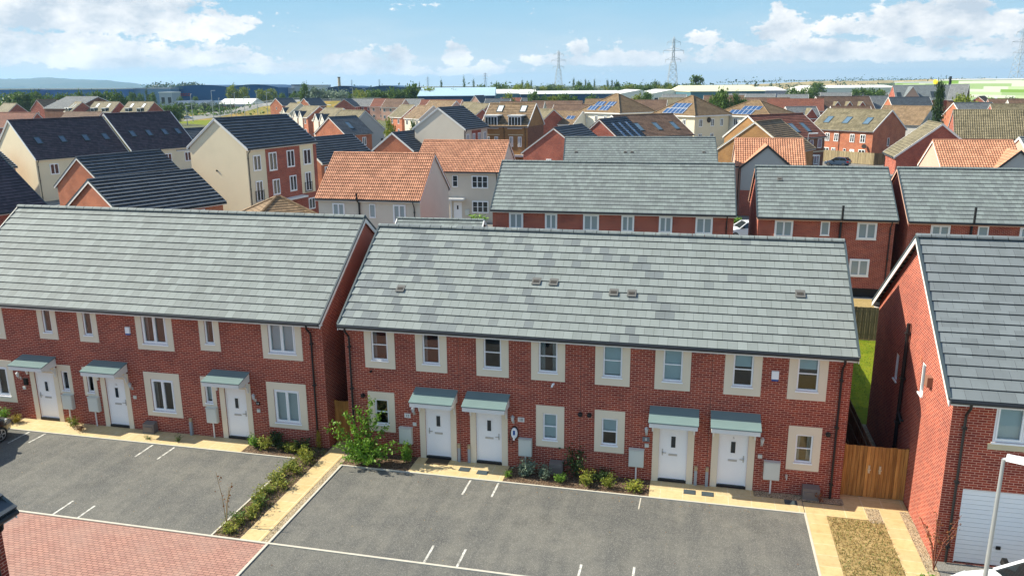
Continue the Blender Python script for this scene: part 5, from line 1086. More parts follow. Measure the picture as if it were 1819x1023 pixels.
TREES = [('oak', -267.2, 258.3, 11.5, 7.2), ('oak', -262.2, 259.5, 11.7, 6.2), ('oak', -258.6, 260.3, 12.1, 4.3), ('oak', -254.1, 261.3, 12.0, 4.3), ('oak', -249.8, 262.3, 11.3, 4.1), ('oak', -245.7, 263.3, 11.0, 3.4), ('oak', -242.3, 264.1, 11.4, 3.4), ('oak', -238.2, 265.0, 12.0, 4.3), ('oak', -233.7, 266.0, 11.4, 3.4), ('oak', -230.5, 266.8, 11.9, 3.8), ('oak', -226.3, 267.8, 12.0, 4.8), ('oak', -222.4, 268.6, 11.6, 4.3), ('oak', -220.1, 269.2, 10.4, 2.9), ('poplar', -244.2, 304.7, 11.5, 1.3), ('poplar', -242.0, 305.2, 10.8, 1.3), ('poplar', -239.4, 305.8, 10.5, 1.1), ('poplar', -236.6, 306.4, 12.6, 2.1), ('oak', -175.0, 341.1, 14.6, 3.1), ('pale', -170.8, 342.1, 12.8, 6.2), ('pale', -166.5, 343.1, 12.2, 4.5), ('pale', -159.1, 344.8, 12.5, 6.8), ('lime', -147.1, 347.6, 11.2, 5.1), ('oak', -142.3, 348.7, 11.8, 5.6), ('oak', -138.9, 349.5, 10.6, 3.9), ('oak', -133.0, 350.8, 12.6, 6.2), ('oak', -129.3, 351.7, 11.1, 4.5), ('oak', -123.2, 353.1, 14.5, 5.1), ('oak', -125.0, 352.7, 12.5, 4.5), ('lime', -117.3, 354.4, 11.9, 7.3), ('oak', -104.3, 357.5, 11.2, 3.4), ('lime', -286.2, 459.2, 14.1, 5.5), ('lime', -280.1, 460.6, 13.7, 5.5), ('lime', -268.3, 463.3, 11.3, 4.9), ('lime', -262.2, 464.7, 12.0, 4.9), ('poplar', -119.3, 384.8, 15.7, 2.4), ('poplar', -107.9, 387.4, 16.8, 2.4), ('poplar', -103.0, 388.5, 15.7, 2.4), ('poplar', -130.5, 382.2, 14.5, 1.5), ('oak', -132.7, 515.1, 13.7, 4.7), ('oak', -123.4, 517.2, 14.5, 6.3), ('oak', -117.8, 518.5, 14.8, 5.5), ('oak', -108.5, 520.7, 13.5, 5.5), ('poplar', -105.5, 521.4, 15.9, 3.2), ('oak', -102.6, 522.0, 14.7, 3.5), ('poplar', -99.6, 522.7, 15.5, 2.4), ('pale', -92.9, 524.3, 12.6, 5.9), ('pale', -84.7, 526.2, 13.4, 5.5), ('pale', -79.5, 527.4, 13.1, 6.3), ('poplar', -71.7, 529.2, 16.7, 3.2), ('oak', -68.3, 529.9, 14.8, 4.3), ('poplar', -63.8, 531.0, 16.4, 2.4), ('oak', -61.2, 531.6, 14.4, 3.2), ('poplar', -57.9, 532.3, 16.0, 2.4), ('poplar', -49.3, 534.3, 15.5, 3.2), ('poplar', -46.3, 535.0, 15.9, 2.8), ('oak', -42.6, 535.9, 14.7, 3.9), ('oak', -34.4, 537.8, 14.0, 12.6), ('pale', -25.5, 539.8, 12.9, 5.5), ('pale', -20.3, 541.0, 12.5, 6.3), ('oak', -18.0, 541.5, 15.1, 3.5), ('oak', -15.1, 542.2, 14.4, 2.8), ('oak', -9.5, 543.5, 14.0, 4.7), ('oak', -4.6, 544.6, 13.6, 3.2), ('pale', 2.1, 546.2, 13.5, 4.7), ('open', 9.5, 547.9, 19.1, 12.6), ('oak', 89.9, 566.4, 13.5, 7.1), ('oak', -52.3, 297.6, 10.9, 3.7), ('lime', -62.1, 295.3, 10.7, 3.3), ('oak', -49.0, 298.4, 9.5, 3.3), ('oak', -41.3, 300.1, 9.6, 5.1), ('oak', -36.9, 301.2, 8.9, 4.6), ('oak', -30.3, 302.7, 9.1, 4.2), ('lime', -44.6, 299.4, 8.9, 3.7), ('oak', -8.4, 307.7, 10.1, 3.7), ('lime', -11.7, 307.0, 9.2, 3.3), ('oak', 18.3, 231.8, 11.5, 4.2), ('oak', 16.8, 231.4, 10.1, 2.5), ('oak', 25.3, 233.4, 8.7, 2.3), ('oak', 22.8, 232.8, 10.8, 2.1), ('oak', 60.2, 426.2, 10.6, 4.8), ('oak', 65.4, 427.4, 10.9, 5.4), ('oak', 69.7, 428.3, 10.3, 4.2), ('oak', 91.1, 433.3, 10.1, 4.8), ('oak', 95.4, 434.3, 10.2, 5.4), ('oak', 100.5, 435.5, 10.6, 6.7), ('lime', 104.8, 436.5, 9.4, 3.6), ('cypress', 57.9, 148.5, 13.1, 2.9), ('lime', 85.4, 226.7, 10.3, 4.2), ('lime', 86.7, 237.3, 9.3, 2.4), ('lime', -42.9, 115.0, 7.6, 2.3), ('oak', -38.8, 116.0, 7.4, 1.6), ('oak', 123.3, 338.1, 7.2, 3.7), ('oak', 127.7, 339.1, 6.9, 3.3), ('oak', 134.3, 340.6, 7.1, 4.2), ('oak', 136.9, 341.2, 6.6, 2.8), ('oak', -160.0, 360.0, 10.3, 2.6), ('oak', -155.8, 361.0, 10.6, 2.6), ('oak', -150.3, 362.2, 10.2, 2.6), ('oak', -142.0, 364.1, 10.8, 3.1), ('oak', -132.4, 366.4, 11.3, 3.1), ('oak', -125.5, 368.0, 11.2, 3.1), ('oak', -118.6, 369.5, 10.6, 2.6), ('oak', -111.7, 371.1, 10.2, 3.1), ('oak', -102.0, 373.4, 9.9, 3.1), ('oak', -96.5, 374.6, 10.1, 2.6), ('oak', -324.3, 409.3, 10.3, 3.2), ('oak', -319.6, 410.4, 9.9, 3.2), ('oak', -312.3, 412.1, 10.2, 3.4), ('oak', -295.7, 415.9, 8.2, 2.6), ('oak', -286.7, 418.0, 7.8, 2.6), ('oak', -235.2, 429.9, 9.6, 3.2), ('oak', -228.5, 431.4, 9.9, 3.7), ('oak', -225.2, 432.2, 10.2, 3.2), ('oak', -106.9, 546.7, 10.5, 4.6), ('oak', -100.3, 548.2, 10.9, 4.6), ('oak', -92.5, 550.0, 10.4, 5.3), ('oak', -78.9, 553.2, 10.8, 4.6), ('oak', -69.2, 555.4, 10.3, 4.6), ('oak', -57.5, 558.1, 10.6, 5.3), ('oak', -49.7, 559.9, 10.1, 4.6), ('oak', -42.0, 561.7, 10.1, 4.6), ('oak', -32.2, 563.9, 10.4, 4.6), ('oak', -14.7, 568.0, 10.7, 4.0), ('oak', -1.1, 571.1, 10.6, 4.6), ('oak', 18.3, 575.6, 10.4, 4.0), ('lime', -104.2, 506.3, 13.5, 5.9), ('lime', -99.0, 507.5, 13.6, 3.7), ('pale', -93.4, 508.8, 12.5, 4.2), ('lime', -89.3, 509.7, 11.8, 4.9), ('oak', -84.9, 510.7, 13.1, 4.1), ('oak', -79.6, 512.0, 12.0, 5.3), ('lime', -77.6, 512.4, 13.4, 5.6), ('pale', -70.8, 514.0, 12.5, 5.4), ('oak', -66.1, 515.1, 12.6, 5.6), ('oak', -62.9, 515.8, 11.5, 3.9), ('oak', -59.2, 516.6, 12.8, 5.3), ('pale', -52.8, 518.1, 12.4, 5.7), ('lime', -48.9, 519.0, 12.1, 5.1), ('oak', -43.4, 520.3, 11.4, 6.1), ('oak', -39.6, 521.2, 11.7, 4.5), ('lime', -35.4, 522.1, 12.0, 5.4), ('lime', -31.8, 523.0, 12.6, 4.0), ('oak', -26.5, 524.2, 13.0, 5.6), ('oak', -22.2, 525.2, 13.1, 4.7), ('oak', -17.7, 526.2, 13.0, 5.2), ('lime', -14.2, 527.0, 12.3, 5.8), ('lime', -7.0, 528.7, 12.5, 3.8), ('oak', -5.2, 529.1, 11.7, 3.8), ('oak', -0.2, 530.3, 12.3, 4.3), ('oak', -184.1, 369.8, 11.4, 4.3), ('oak', -176.6, 371.6, 11.2, 4.2), ('lime', -171.5, 372.7, 10.7, 3.1), ('lime', -162.6, 374.8, 11.3, 3.8), ('oak', -156.6, 376.2, 11.0, 3.3), ('oak', -151.2, 377.4, 11.6, 3.5), ('oak', -143.4, 379.2, 11.0, 3.8), ('lime', -138.0, 380.5, 10.5, 3.6), ('oak', -129.3, 382.5, 10.5, 3.3), ('lime', -123.1, 383.9, 11.3, 3.9), ('oak', -114.6, 385.9, 10.4, 3.3), ('oak', -109.0, 387.2, 10.7, 3.4), ('oak', -176.8, 238.1, 7.0, 3.4), ('oak', -174.4, 238.7, 7.4, 3.0), ]
TL = {'oak': ('broadleaf_tree', 'round green tree in the belt between the far roofs and the sheds', 'green trees of the far belt'), 'lime': ('broadleaf_tree', 'yellow-green leafy tree standing out lighter in the far belt', 'yellow-green trees of the far belt'),
      'pale': ('broadleaf_tree', 'pale grey-green tree in the far belt before the sheds', 'pale trees of the far belt'), 'poplar': ('poplar_tree', 'slim upright dark poplar against the horizon', 'poplars of the far belt')}
SPECIAL = {'cypress': ('conifer_tree', 'tall dark cypress-like conifer among the orange gables before the striped depot'), 'open': ('broadleaf_tree', 'largest open-crowned tree standing alone above the horizon, right of centre')}
for i, (kind, x, y, h, w) in enumerate(TREES):
    if kind in SPECIAL: tree(*SPECIAL[kind], 'tree', kind, 0, x, y, h, w)
    elif math.hypot(x, y) < 190 and x < 0: tree('broadleaf_tree', ('yellow-green round tree between the grey gable and the olive-roofed house', 'darker green young tree before the cream gable block')[kind == 'oak'], 'tree', kind, i % 4, x, y, h, w)
    else: w *= 1.0 if kind == 'poplar' else 1.65; tree(TL[kind][0], TL[kind][1], 'tree', kind, i % 4, x, y, h, w, TL[kind][2])
def shrub_mesh(mat, var, n=420, leaf=.055, upright=.3, stems=9):
    rn = random.Random(var * 13 + len(mat)); m = MB(); t = MB()
    for k in range(stems):
        a = rn.uniform(0, 6.28); l = rn.uniform(.55, 1.0); tip = Vector((math.cos(a) * .5 * (1 - upright) * rn.uniform(.3, 1), math.sin(a) * .5 * (1 - upright) * rn.uniform(.3, 1), l)); b = Vector((math.cos(a) * .06, math.sin(a) * .06, 0))
        mid = b.lerp(tip, .5) + Vector((tip.x * .15, tip.y * .15, 0)); t.tube([b, mid, tip], .012, 4, r1=.004)
        for _ in range(n // stems):
            f = rn.uniform(.2, 1.05); p = b.lerp(tip, f) + Vector((rn.gauss(0, .09), rn.gauss(0, .09), rn.gauss(0, .05))); p.z = max(.02, p.z); leafy(m, [p], leaf, .3, rn)
    a = m.build('foliage', mat); b = t.build('stems', 'bark'); da, db = a.data, b.data; bpy.data.objects.remove(a); bpy.data.objects.remove(b); return da, db
SH = {}
def shrub(name, label, mat, x, y, h, w, var=0, group=None, z=.02, **kw):
    k = (mat, var, tuple(kw.items()))
    if k not in SH: SH[k] = shrub_mesh(mat, var, **kw)
    r = thing(name, label, 'shrub', (x, y, z), random.uniform(0, 6.28), group)
    for me, nm in zip(SH[k], ('foliage', 'stems')):
        o = bpy.data.objects.new(nm, me); COL.objects.link(o); o.parent = r; o.scale = (w, w, h)
    return r
for i in range(24):
    f = (i + .5) / 24; shrub('bed_shrub', 'low yellow-green shrub in the planted strip between the two car parks', 'leaf_bed' if i % 4 else 'leaf_green', -1.28 + random.uniform(-.3, .26), -.9 - 5.45 * f, random.uniform(.22, .5), random.uniform(.5, .8), i % 4, 'shrubs of the strip between the car parks', n=220, leaf=.06)
shrub('silver_shrub', 'larger silver-leaved shrub in the bed below the vehicle charger side', 'leaf_silver', 6.97, -.52, .62, 1.05, 0, n=700, leaf=.05)
shrub('silver_shrub', 'smaller silver-leaved shrub beside the grey gas box', 'leaf_silver', 7.66, -.72, .5, .75, 1, n=600, leaf=.05)
shrub('bed_shrub', 'bright green low shrub right of the silver shrubs', 'leaf_bright', 8.3, -.86, .42, .6, 0, n=420, leaf=.05)
shrub('dark_shrub', 'dark wispy tall shrub against the brick wall right of the gas box', 'leaf_dark', 8.75, -.26, 1.15, 1.1, 0, n=420, leaf=.05, upright=.1)
shrub('red_flower_shrub', 'small shrub with red flowers before the dark wispy shrub', 'flower_red', 8.6, -.5, .62, .55, 0, n=60, leaf=.035)
shrub('bed_shrub', 'yellow-green rounded shrub left of the third meter box', 'leaf_bed', 9.25, -.85, .55, .8, 1, n=600, leaf=.05)
shrub('bed_shrub', 'second yellow-green rounded shrub just left of the third meter box', 'leaf_yellow', 9.98, -.85, .5, .68, 2, n=520, leaf=.045)
shrub('bed_shrub', 'low sprawling plant at the foot of the third meter box', 'leaf_bed', 10.85, -.72, .3, 1.1, 3, n=420, leaf=.05)
shrub('bed_shrub', 'dark low shrub by the wall between the lower windows', 'leaf_dark', 9.7, -.3, .4, 1.2, 2, n=420, leaf=.05)
shrub('grass_tuft', 'green upright tuft at the foot of the first meter box', 'leaf_bright', 2.5, -.5, .8, .75, 1, n=520, leaf=.06, upright=.7)
shrub('bed_shrub', 'small shrub at the edge of the paving right of the second door', 'leaf_bright', 6.45, -.85, .3, .5, 2, n=300, leaf=.05)
shrub('bed_shrub', 'bright green shrub beside the dark car at the left edge', 'leaf_bright', -15.5, -.45, .6, 1.0, 0, n=520, leaf=.06)
shrub('bed_shrub', 'yellow flowering shrub left of the leftmost white door', 'leaf_gold', -14.75, -.5, .45, .6, 1, n=420, leaf=.05)
shrub('bed_shrub', 'yellow-green plant at the pole of the leftmost meter box', 'leaf_yellow', -12.05, -.42, .5, .7, 2, n=380, leaf=.05)
shrub('bed_shrub', 'dry brownish plant between the two left meter boxes', 'leaf_rust', -11.6, -.6, .3, .8, 3, n=260, leaf=.04)
shrub('bed_shrub', 'small sprawling plant in the paving below the wide lower window', 'leaf_green', -8.3, -.75, .16, .5, 0, n=160, leaf=.05)
shrub('bed_shrub', 'small leafy plant in the paving right of the gas box', 'leaf_green', -7.0, -.72, .3, .5, 1, n=160, leaf=.06)
for i, (x, y, h, w, mt) in enumerate(((-3.75, -.45, .5, .8, 'leaf_bright'), (-3.2, -.6, .55, .8, 'leaf_bed'), (-2.6, -.5, .35, .8, 'leaf_dark'), (-2.1, -.65, .45, .8, 'leaf_bed'), (-3.0, -.25, .6, .9, 'leaf_dark'), (-1.75, -.4, .5, .9, 'leaf_dark'), (-1.5, -.9, .5, .7, 'leaf_bed'))):
    shrub('bed_shrub', ('bright green shrub right of the third white door of the left terrace', 'yellow-green shrub below the rightmost lower window of the left terrace', 'dark creeping shrub in the bed below the downpipe of the left terrace', 'olive shrub at the kerb end of the left terrace bed', 'dark shrub against the wall below the rightmost lower window', 'dark shrub at the brick corner by the single gate', 'olive shrub where the planted strip meets the terrace bed')[i], mt, x, y, h, w, i % 4, n=460, leaf=.055)
shrub('golden_shrub', 'slim golden conifer-like shrub beside the single timber gate', 'leaf_gold', -1.22, -.15, .85, .42, 0, n=520, leaf=.04, upright=.8)
shrub('bed_shrub', 'green shrub at the foot of the sunlit side wall by the drive', 'leaf_bright', 19.2, -4.75, .5, .8, 0, n=520, leaf=.055)
shrub('yellow_shrub', 'yellow-green shrub behind the left terrace beside the black-roofed brick house', 'leaf_gold', -37.0, 30.2, 4.2, 3.0, 0, n=1200, leaf=.045)
shrub('hedge_shrub', 'yellow-green clipped shrub before the pale pantiled house', 'leaf_bright', -8.2, 47.5, 1.5, 3.2, 0, n=700, leaf=.05); shrub('flowering_shrub', 'pale flowering shrub at the left end of the rear terrace', 'flower_white', -4.9, 46.5, 2.4, 2.0, 1, n=700, leaf=.04)
shrub('hedge_shrub', 'green shrub beside the white hatchback between the rear houses', 'leaf_bright', 16.4, 54.0, 1.0, 1.6, 1, n=420, leaf=.06)
def big_bush():
    r = thing('leafy_bush', 'tall leafy bush with arching shoots at the left end of the patched-roof terrace', 'bush', (1.0, -.86, .02)); rn = random.Random(5); m = MB(); t = MB()
    tips = [(-1.5, .1, 1.2), (-1.15, -.1, 1.55), (-.75, .15, 1.85), (-.2, .12, 2.05), (.25, .2, 2.45), (.6, .1, 1.95), (.9, .05, 1.5), (1.25, -.15, 1.0), (-.95, -.3, .75), (.35, -.6, 1.25), (-.35, -.65, 1.05), (.8, -.5, .85), (1.4, -.1, .75), (-.5, -.7, .5), (.55, -.75, .5), (0, -.75, .8), (.1, .1, 1.6), (-.3, -.2, 1.5)]
    for tx, ty, tz in tips:
        b = Vector((rn.uniform(-.1, .1), rn.uniform(-.08, .08), 0)); tip = Vector((tx, ty, tz)); c = Vector((tx * .35, ty * .35, tz * .62)); pts = []
        for i in range(7): f = i / 6; pts.append(b * (1 - f) ** 2 + c * 2 * f * (1 - f) + tip * f * f)
        t.tube(pts, .016, 5, r1=.005)
        for i in range(int(60 + 46 * tz)):
            f = rn.uniform(.22, 1.03); P = b * (1 - f) ** 2 + c * 2 * f * (1 - f) + tip * f * f; leafy(m, [P + Vector((rn.gauss(0, .075), rn.gauss(0, .075), rn.gauss(0, .06)))], .062, .4, rn)
    for i in range(360): 
        a = rn.uniform(0, 6.28); q = rn.random() ** .5; leafy(m, [(.15 + math.cos(a) * q * .85, math.sin(a) * q * .5 - .1, .1 + rn.random() * .7)], .06, .4, rn)
    m.build('foliage', 'leaf_bright', r); t.build('stems', 'bark', r)
big_bush()
def twigs(name, label, x, y, h, n, spread, leaves, seed, mat='twig_red', lm='leaf_rust', w=.012):
    r = thing(name, label, 'plant', (x, y, .02)); rn = random.Random(seed); t = MB(); m = MB()
    for k in range(n):
        a = rn.uniform(0, 6.28); hh = h * rn.uniform(.6, 1); tip = Vector((math.cos(a) * spread, math.sin(a) * spread, hh)); t.tube([(0, 0, 0), (tip.x * .3, tip.y * .3, hh * .55), tip], w, 4, r1=w * .5)
        for _ in range(leaves): f = rn.uniform(.5, 1); leafy(m, [Vector((tip.x * f * f, tip.y * f * f, hh * f)) + Vector((rn.gauss(0, .05), rn.gauss(0, .05), rn.gauss(0, .04)))], .04, .3, rn)
    t.build('stems', mat, r); m.build('leaves', lm, r)
twigs('bare_shrub', 'bare reddish twiggy shrub at the corner of the sunlit side wall', 19.62, -3.75, 1.9, 9, .5, 14, 3)
twigs('tall_weed', 'single tall dry weed stalk rising from the planted strip by the left car park', -1.6, -5.9, 1.9, 3, .3, 12, 4, 'dry_blade', 'leaf_rust', .014)
twigs('dry_plant', 'dry sparse plant at the foot of the rightmost lower flags', 17.0, -.35, .35, 5, .2, 6, 8)
def blades(name, x0, x1, y0, y1, n, mats, h, seed):
    rn = random.Random(seed); m = MB()
    for i in range(n):
        x, y = rn.uniform(x0, x1), rn.uniform(y0, y1); a = rn.uniform(0, 6.28); hh = h * rn.uniform(.5, 1.3); w = .012; dx, dy = math.cos(a), math.sin(a); lx, ly = rn.gauss(0, hh * .5), rn.gauss(0, hh * .5)
        m.poly([(x - dx * w, y - dy * w, .02), (x + dx * w, y + dy * w, .02), (x + lx, y + ly, .02 + hh)], None, 1 if rn.random() < .28 else 0)
    o = m.build(name, mats); o['kind'] = 'stuff'; return o
blades('dry_grass', 17.1, 18.8, -7.5, -1.3, 5200, ['dry_blade', 'green_blade'], .07, 1)
blades('lawn_grass', 18.65, 23, 8.3, 18.4, 4000, ['green_blade', 'green_blade'], .05, 2)
def litter(name, n, seed):
    rn = random.Random(seed); m = MB()
    for i in range(n):
        q = rn.random(); x, y = (rn.uniform(.3, 16.3), -1.3 - abs(rn.gauss(0, .25))) if q < .4 else (rn.uniform(.3, 16.3), rn.uniform(-12, -1.4)) if q < .7 else (rn.uniform(-16, -1.9), rn.uniform(-6.4, -1.15))
        a = rn.uniform(0, 6.28); s = rn.uniform(.012, .035); dx, dy = math.cos(a) * s, math.sin(a) * s
        m.poly([(x - dx, y - dy, .006), (x + dy * .5, y - dx * .5, .012), (x + dx, y + dy, .008), (x - dy * .5, y + dx * .5, .014)], None, 0 if rn.random() < .6 else 1)
    o = m.build(name, ['dry_blade', 'leaf_rust']); o['kind'] = 'stuff'
litter('leaf_litter', 260, 4)
blades('bed_weeds', -1.7, -.82, -6.4, -.2, 900, ['green_blade', 'dry_blade'], .12, 3)

# ------------------------------------------------------------------ lamps, cars
def lamp_column(label, x, y, h, rot=0, arm=.9, r=.06, group=None, col='galvanised'):
    root = thing('street_lamp', label, 'street lamp', (x, y, 0), R(rot), group)
    p = MB(); p.tube([(0, 0, 0), (0, 0, 1.2)], r * 1.35, 10); p.tube([(0, 0, 1.2), (0, 0, h)], r, 10, r1=r * .7); p.tube([(0, 0, h - .02), (.12, 0, h + .05)], r * .7, 8); p.build('pole', col, root)
    q = MB(); a = arm
    q.hexa([(.05, -.1, h + .0), (a, -.15, h + .04), (a, .15, h + .04), (.05, .1, h + .0), (.05, -.06, h + .12), (a, -.1, h + .14), (a, .1, h + .14), (.05, .06, h + .12)]); o = q.build('lamp_head', 'cladding_white', root)
    g = MB(); g.poly([(.3, -.1, h + .012), (.3, .1, h + .012), (a - .05, .12, h + .03), (a - .05, -.12, h + .03)]); g.build('lens', 'lamp_lens', o); return root
lamp_column('near street lamp with pale flat head rising before the white garage door', 19.5, -7.6, 5.35, -25, 1.0, .055)
LAMPS = [(-170.8, 239.5, 6.9), (-186.8, 266.6, 10.7), (-184.4, 277.4, 12.0), (-176.0, 269.1, 9.0), (-174.2, 274.6, 8.2), (-175.2, 279.5, 11.0), (-174.3, 284.9, 9.2), (-171.6, 290.6, 11.4), (-172.6, 300.7, 11.0), (-176.6, 361.3, 12.2), (-160.4, 365.0, 12.4), (-154.2, 366.5, 12.0), (-150.9, 367.2, 11.1), (-123.7, 243.2, 8.0), (-95.8, 202.5, 8.0), (26.7, 87.7, 7.0)]
for i, (x, y, h) in enumerate(LAMPS):
    if i < 9: lamp_column('tall lamp column along the ramp road in the left distance', x, y, h, 90 * (i % 2) + 20, 1.6, .13, 'lamp columns of the ramp road')
    elif i < 13: lamp_column('thin lamp column in front of the navy warehouse', x, y, h, 200, 1.4, .12, 'lamp columns before the navy warehouse')
    else: lamp_column(('lamp column with pale head above the row of small front gables', 'lamp column standing before the dark red gable among olive roofs', 'white lamp column before the brown brick three-rooflight house')[i - 13], x, y, h, (180, 180, 10)[i - 13], 1.2, .07)

def car(label, x, y, rot, paint, kind='hatch', L=4.1, W=1.76, Ht=1.48):
    root = thing('parked_car', label, 'car', (x, y, 0), R(rot)); l = L / 2; w = W / 2
    # stations along x (front = +x): (x, half width, bottom, shoulder height)
    st = [(-l, .62, .42, .78), (-l + .12, .9, .3, .92), (-l + .6, .99, .22, .97), (-.6, 1.0, .2, .95), (.5, 1.0, .2, .93), (l - 1.05, .99, .2, .9), (l - .45, .94, .22, .78), (l - .1, .8, .28, .66), (l, .6, .4, .56)]
    b = MB(); rings = []
    for (sx, k, zb, zs) in st:
        hw = w * k; rings.append([(sx, -hw * .92, zb), (sx, -hw, zb + .16), (sx, -hw, (zb + zs) / 2 + .06), (sx, -hw * .955, zs), (sx, -hw * .6, zs + .045), (sx, 0, zs + .06), (sx, hw * .6, zs + .045), (sx, hw * .955, zs), (sx, hw, (zb + zs) / 2 + .06), (sx, hw, zb + .16), (sx, hw * .92, zb)])
    for A, B_ in zip(rings, rings[1:]):
        for k in range(10): b.poly([A[k], B_[k], B_[k + 1], A[k + 1]], None, 0, True)
        b.poly([A[10], B_[10], B_[0], A[0]], None, 0)
    b.poly(rings[0], None, 0); b.poly(rings[-1][::-1], None, 0)
    body = b.build('body', paint, root)
    # cabin: glass tub, painted roof and pillars
    xr, xf, tr, tf = (-l + .22, l - 1.2, -l + .75, .1) if kind == 'hatch' else (-l + .1, l - 1.25, -l + .45, .15)
    zs, zr = .95, Ht; wb, wt = w * .93, w * .74
    g = MB(); lo = [(xr, -wb, zs), (xf, -wb, zs - .03), (xf, wb, zs - .03), (xr, wb, zs)]; hi = [(tr, -wt, zr - .05), (tf, -wt, zr - .05), (tf, wt, zr - .05), (tr, wt, zr - .05)]
    g.hexa(lo + hi); g.build('windows', 'car_glass', root)
    ro = MB(); n = 6; prof = [(-1, 0), (-.72, .045), (-.3, .062), (.3, .062), (.72, .045), (1, 0)]
    xs = [tr - .06, tr + .25, (tr + tf) / 2, tf - .3, tf + .05]; dz = [-.035, 0, .012, 0, -.045]
    for i in range(4):
        for k in range(5): ro.poly([(xs[i], prof[k][0] * wt * 1.03, zr - .045 + prof[k][1] + dz[i]), (xs[i + 1], prof[k][0] * wt * 1.03, zr - .045 + prof[k][1] + dz[i + 1]), (xs[i + 1], prof[k + 1][0] * wt * 1.03, zr - .045 + prof[k + 1][1] + dz[i + 1]), (xs[i], prof[k + 1][0] * wt * 1.03, zr - .045 + prof[k + 1][1] + dz[i])], None, 0, True)
    ro.build('roof', paint, root)
    for s in (-1, 1):
        p = MB(); p.bar((xf + .02, s * wb, zs - .03), (tf + .03, s * wt * 1.01, zr - .05), .05); p.bar((xr - .02, s * wb, zs), (tr - .03, s * wt * 1.01, zr - .05), .07)
        xm = (xr + xf) / 2 - .1; p.bar((xm, s * wb * 1.005, zs), (xm - .02, s * wt * 1.01, zr - .05), .04); p.bar((tr, s * wt * 1.02, zr - .05), (tf, s * wt * 1.02, zr - .05), .035); p.build('pillars', paint, root)
    for s in (-1, 1):
        m = MB(); m.hexa([(xf - .38, s * (w * .95), zs + .02), (xf - .22, s * (w * .95), zs + .02), (xf - .2, s * (w + .2), zs + .03), (xf - .36, s * (w + .2), zs + .03), (xf - .38, s * (w * .95), zs + .1), (xf - .26, s * (w * .95), zs + .1), (xf - .23, s * (w + .2), zs + .19), (xf - .36, s * (w + .2), zs + .19)]); m.build('wing_mirror', 'soot_black', root)
        h = MB(); h.hexa([(l - .42, s * w * .5, .6), (l - .1, s * w * .45, .58), (l - .2, s * w * .8, .6), (l - .5, s * w * .93, .62), (l - .42, s * w * .5, .76), (l - .14, s * w * .45, .7), (l - .24, s * w * .8, .74), (l - .5, s * w * .945, .79)]); h.build('headlight', 'lamp_lens', root)
        h = MB(); h.box(-l - .005, -l + .3, *sorted((s * w * .62, s * w * .92)), .72, .9); h.build('tail_light', 'tail_lens', root)
        for wx in (-l + .75, l - .82):
            t = MB(); r0 = .31; y0, y1 = sorted((s * (w * .99 + .01), s * (w * .99 - .19))); N = 18
            t.tube([(wx, y0, r0), (wx, y1, r0)], r0, N); o = t.build('wheel', 'tyre_rubber', root)
            q = MB(); yy = s * (w * .99 + .018)
            for k in range(5):
                a0 = 2 * PI * k / 5; q.hexa([(wx + .02 * math.cos(a0 + 1.57), yy, r0 + .02 * math.sin(a0 + 1.57))] * 0 or [(wx + rr * math.cos(a0 + da), yy + dy_, r0 + rr * math.sin(a0 + da)) for dy_ in (0, s * .012) for rr, da in ((.04, -.6), (.21, -.16), (.21, .16), (.04, .6))])
            M_ = 18
            for k in range(M_):
                a0, a1 = 2 * PI * k / M_, 2 * PI * (k + 1) / M_; q.poly([(wx + .19 * math.cos(a0), yy + s * .006, r0 + .19 * math.sin(a0)), (wx + .22 * math.cos(a0), yy + s * .006, r0 + .22 * math.sin(a0)), (wx + .22 * math.cos(a1), yy + s * .006, r0 + .22 * math.sin(a1)), (wx + .19 * math.cos(a1), yy + s * .006, r0 + .19 * math.sin(a1))])
            q.build('rim', 'alloy', o)
    return root
car('white hatchback on the drive before the white garage door, behind the street lamp', 21.6, -5.65, 180, 'paint_white')
car('dark car at the left picture edge parked facing the left terrace', -14.76, -3.55, 90, 'paint_black', 'suv', 4.4, 1.82, 1.62)
car('white hatchback glimpsed in the gap between the two rear grey roofs', 17.0, 48.5, 200, 'paint_white')
car('red car just showing before the pale pantiled house', -13.4, 47.0, 180, 'paint_red')
car('dark blue car in the shaded court before the olive roof terrace', 35.5, 118.0, 150, 'paint_blue')
car('silver car by the rusty shed row in the left distance', -205, 290, 20, 'paint_silver'); car('blue car in the yard by the rusty shed row', -212, 285, 15, 'paint_blue')
fence('pale board fence across the sunlit end of the court before the olive roof terrace', 33.0, 127.5, 41.5, 120.0, 2.0, 'fence_pale'); fence('dark shaded fence beside the dark red gable of the olive roof terrace', 41.5, 120.0, 46.5, 121.0, 2.0, 'fence_wood')

# ------------------------------------------------------------------ sheds, pylons, road, hills
m, t, b, o = newmat('clad_stripe')
uv = co(t, 'UV'); sp = t.n('ShaderNodeSeparateXYZ'); t.l(uv, sp.inputs[0]); row = t.m('FLOOR', t.m('DIVIDE', sp.outputs[1], 1.75)); wn = t.n('ShaderNodeTexWhiteNoise', noise_dimensions='1D'); t.l(row, wn.inputs['W'])
cl = t.m('FLOOR', t.m('ADD', t.m('DIVIDE', sp.outputs[0], 27.0), t.m('MULTIPLY', wn.outputs[0], 5.0))); w2 = t.n('ShaderNodeTexWhiteNoise', noise_dimensions='2D'); t.l(t.xyz(cl, row), w2.inputs[0])
c = t.mix(t.m('GREATER_THAN', w2.outputs[0], .42), (.40, .44, .37), (.22, .31, .15)); c = t.mix(t.m('GREATER_THAN', w2.outputs[0], .62), c, (.14, .25, .05)); c = t.mix(t.m('GREATER_THAN', w2.outputs[0], .76), c, (.31, .40, .23)); setb(t, b, c, .6, .2)
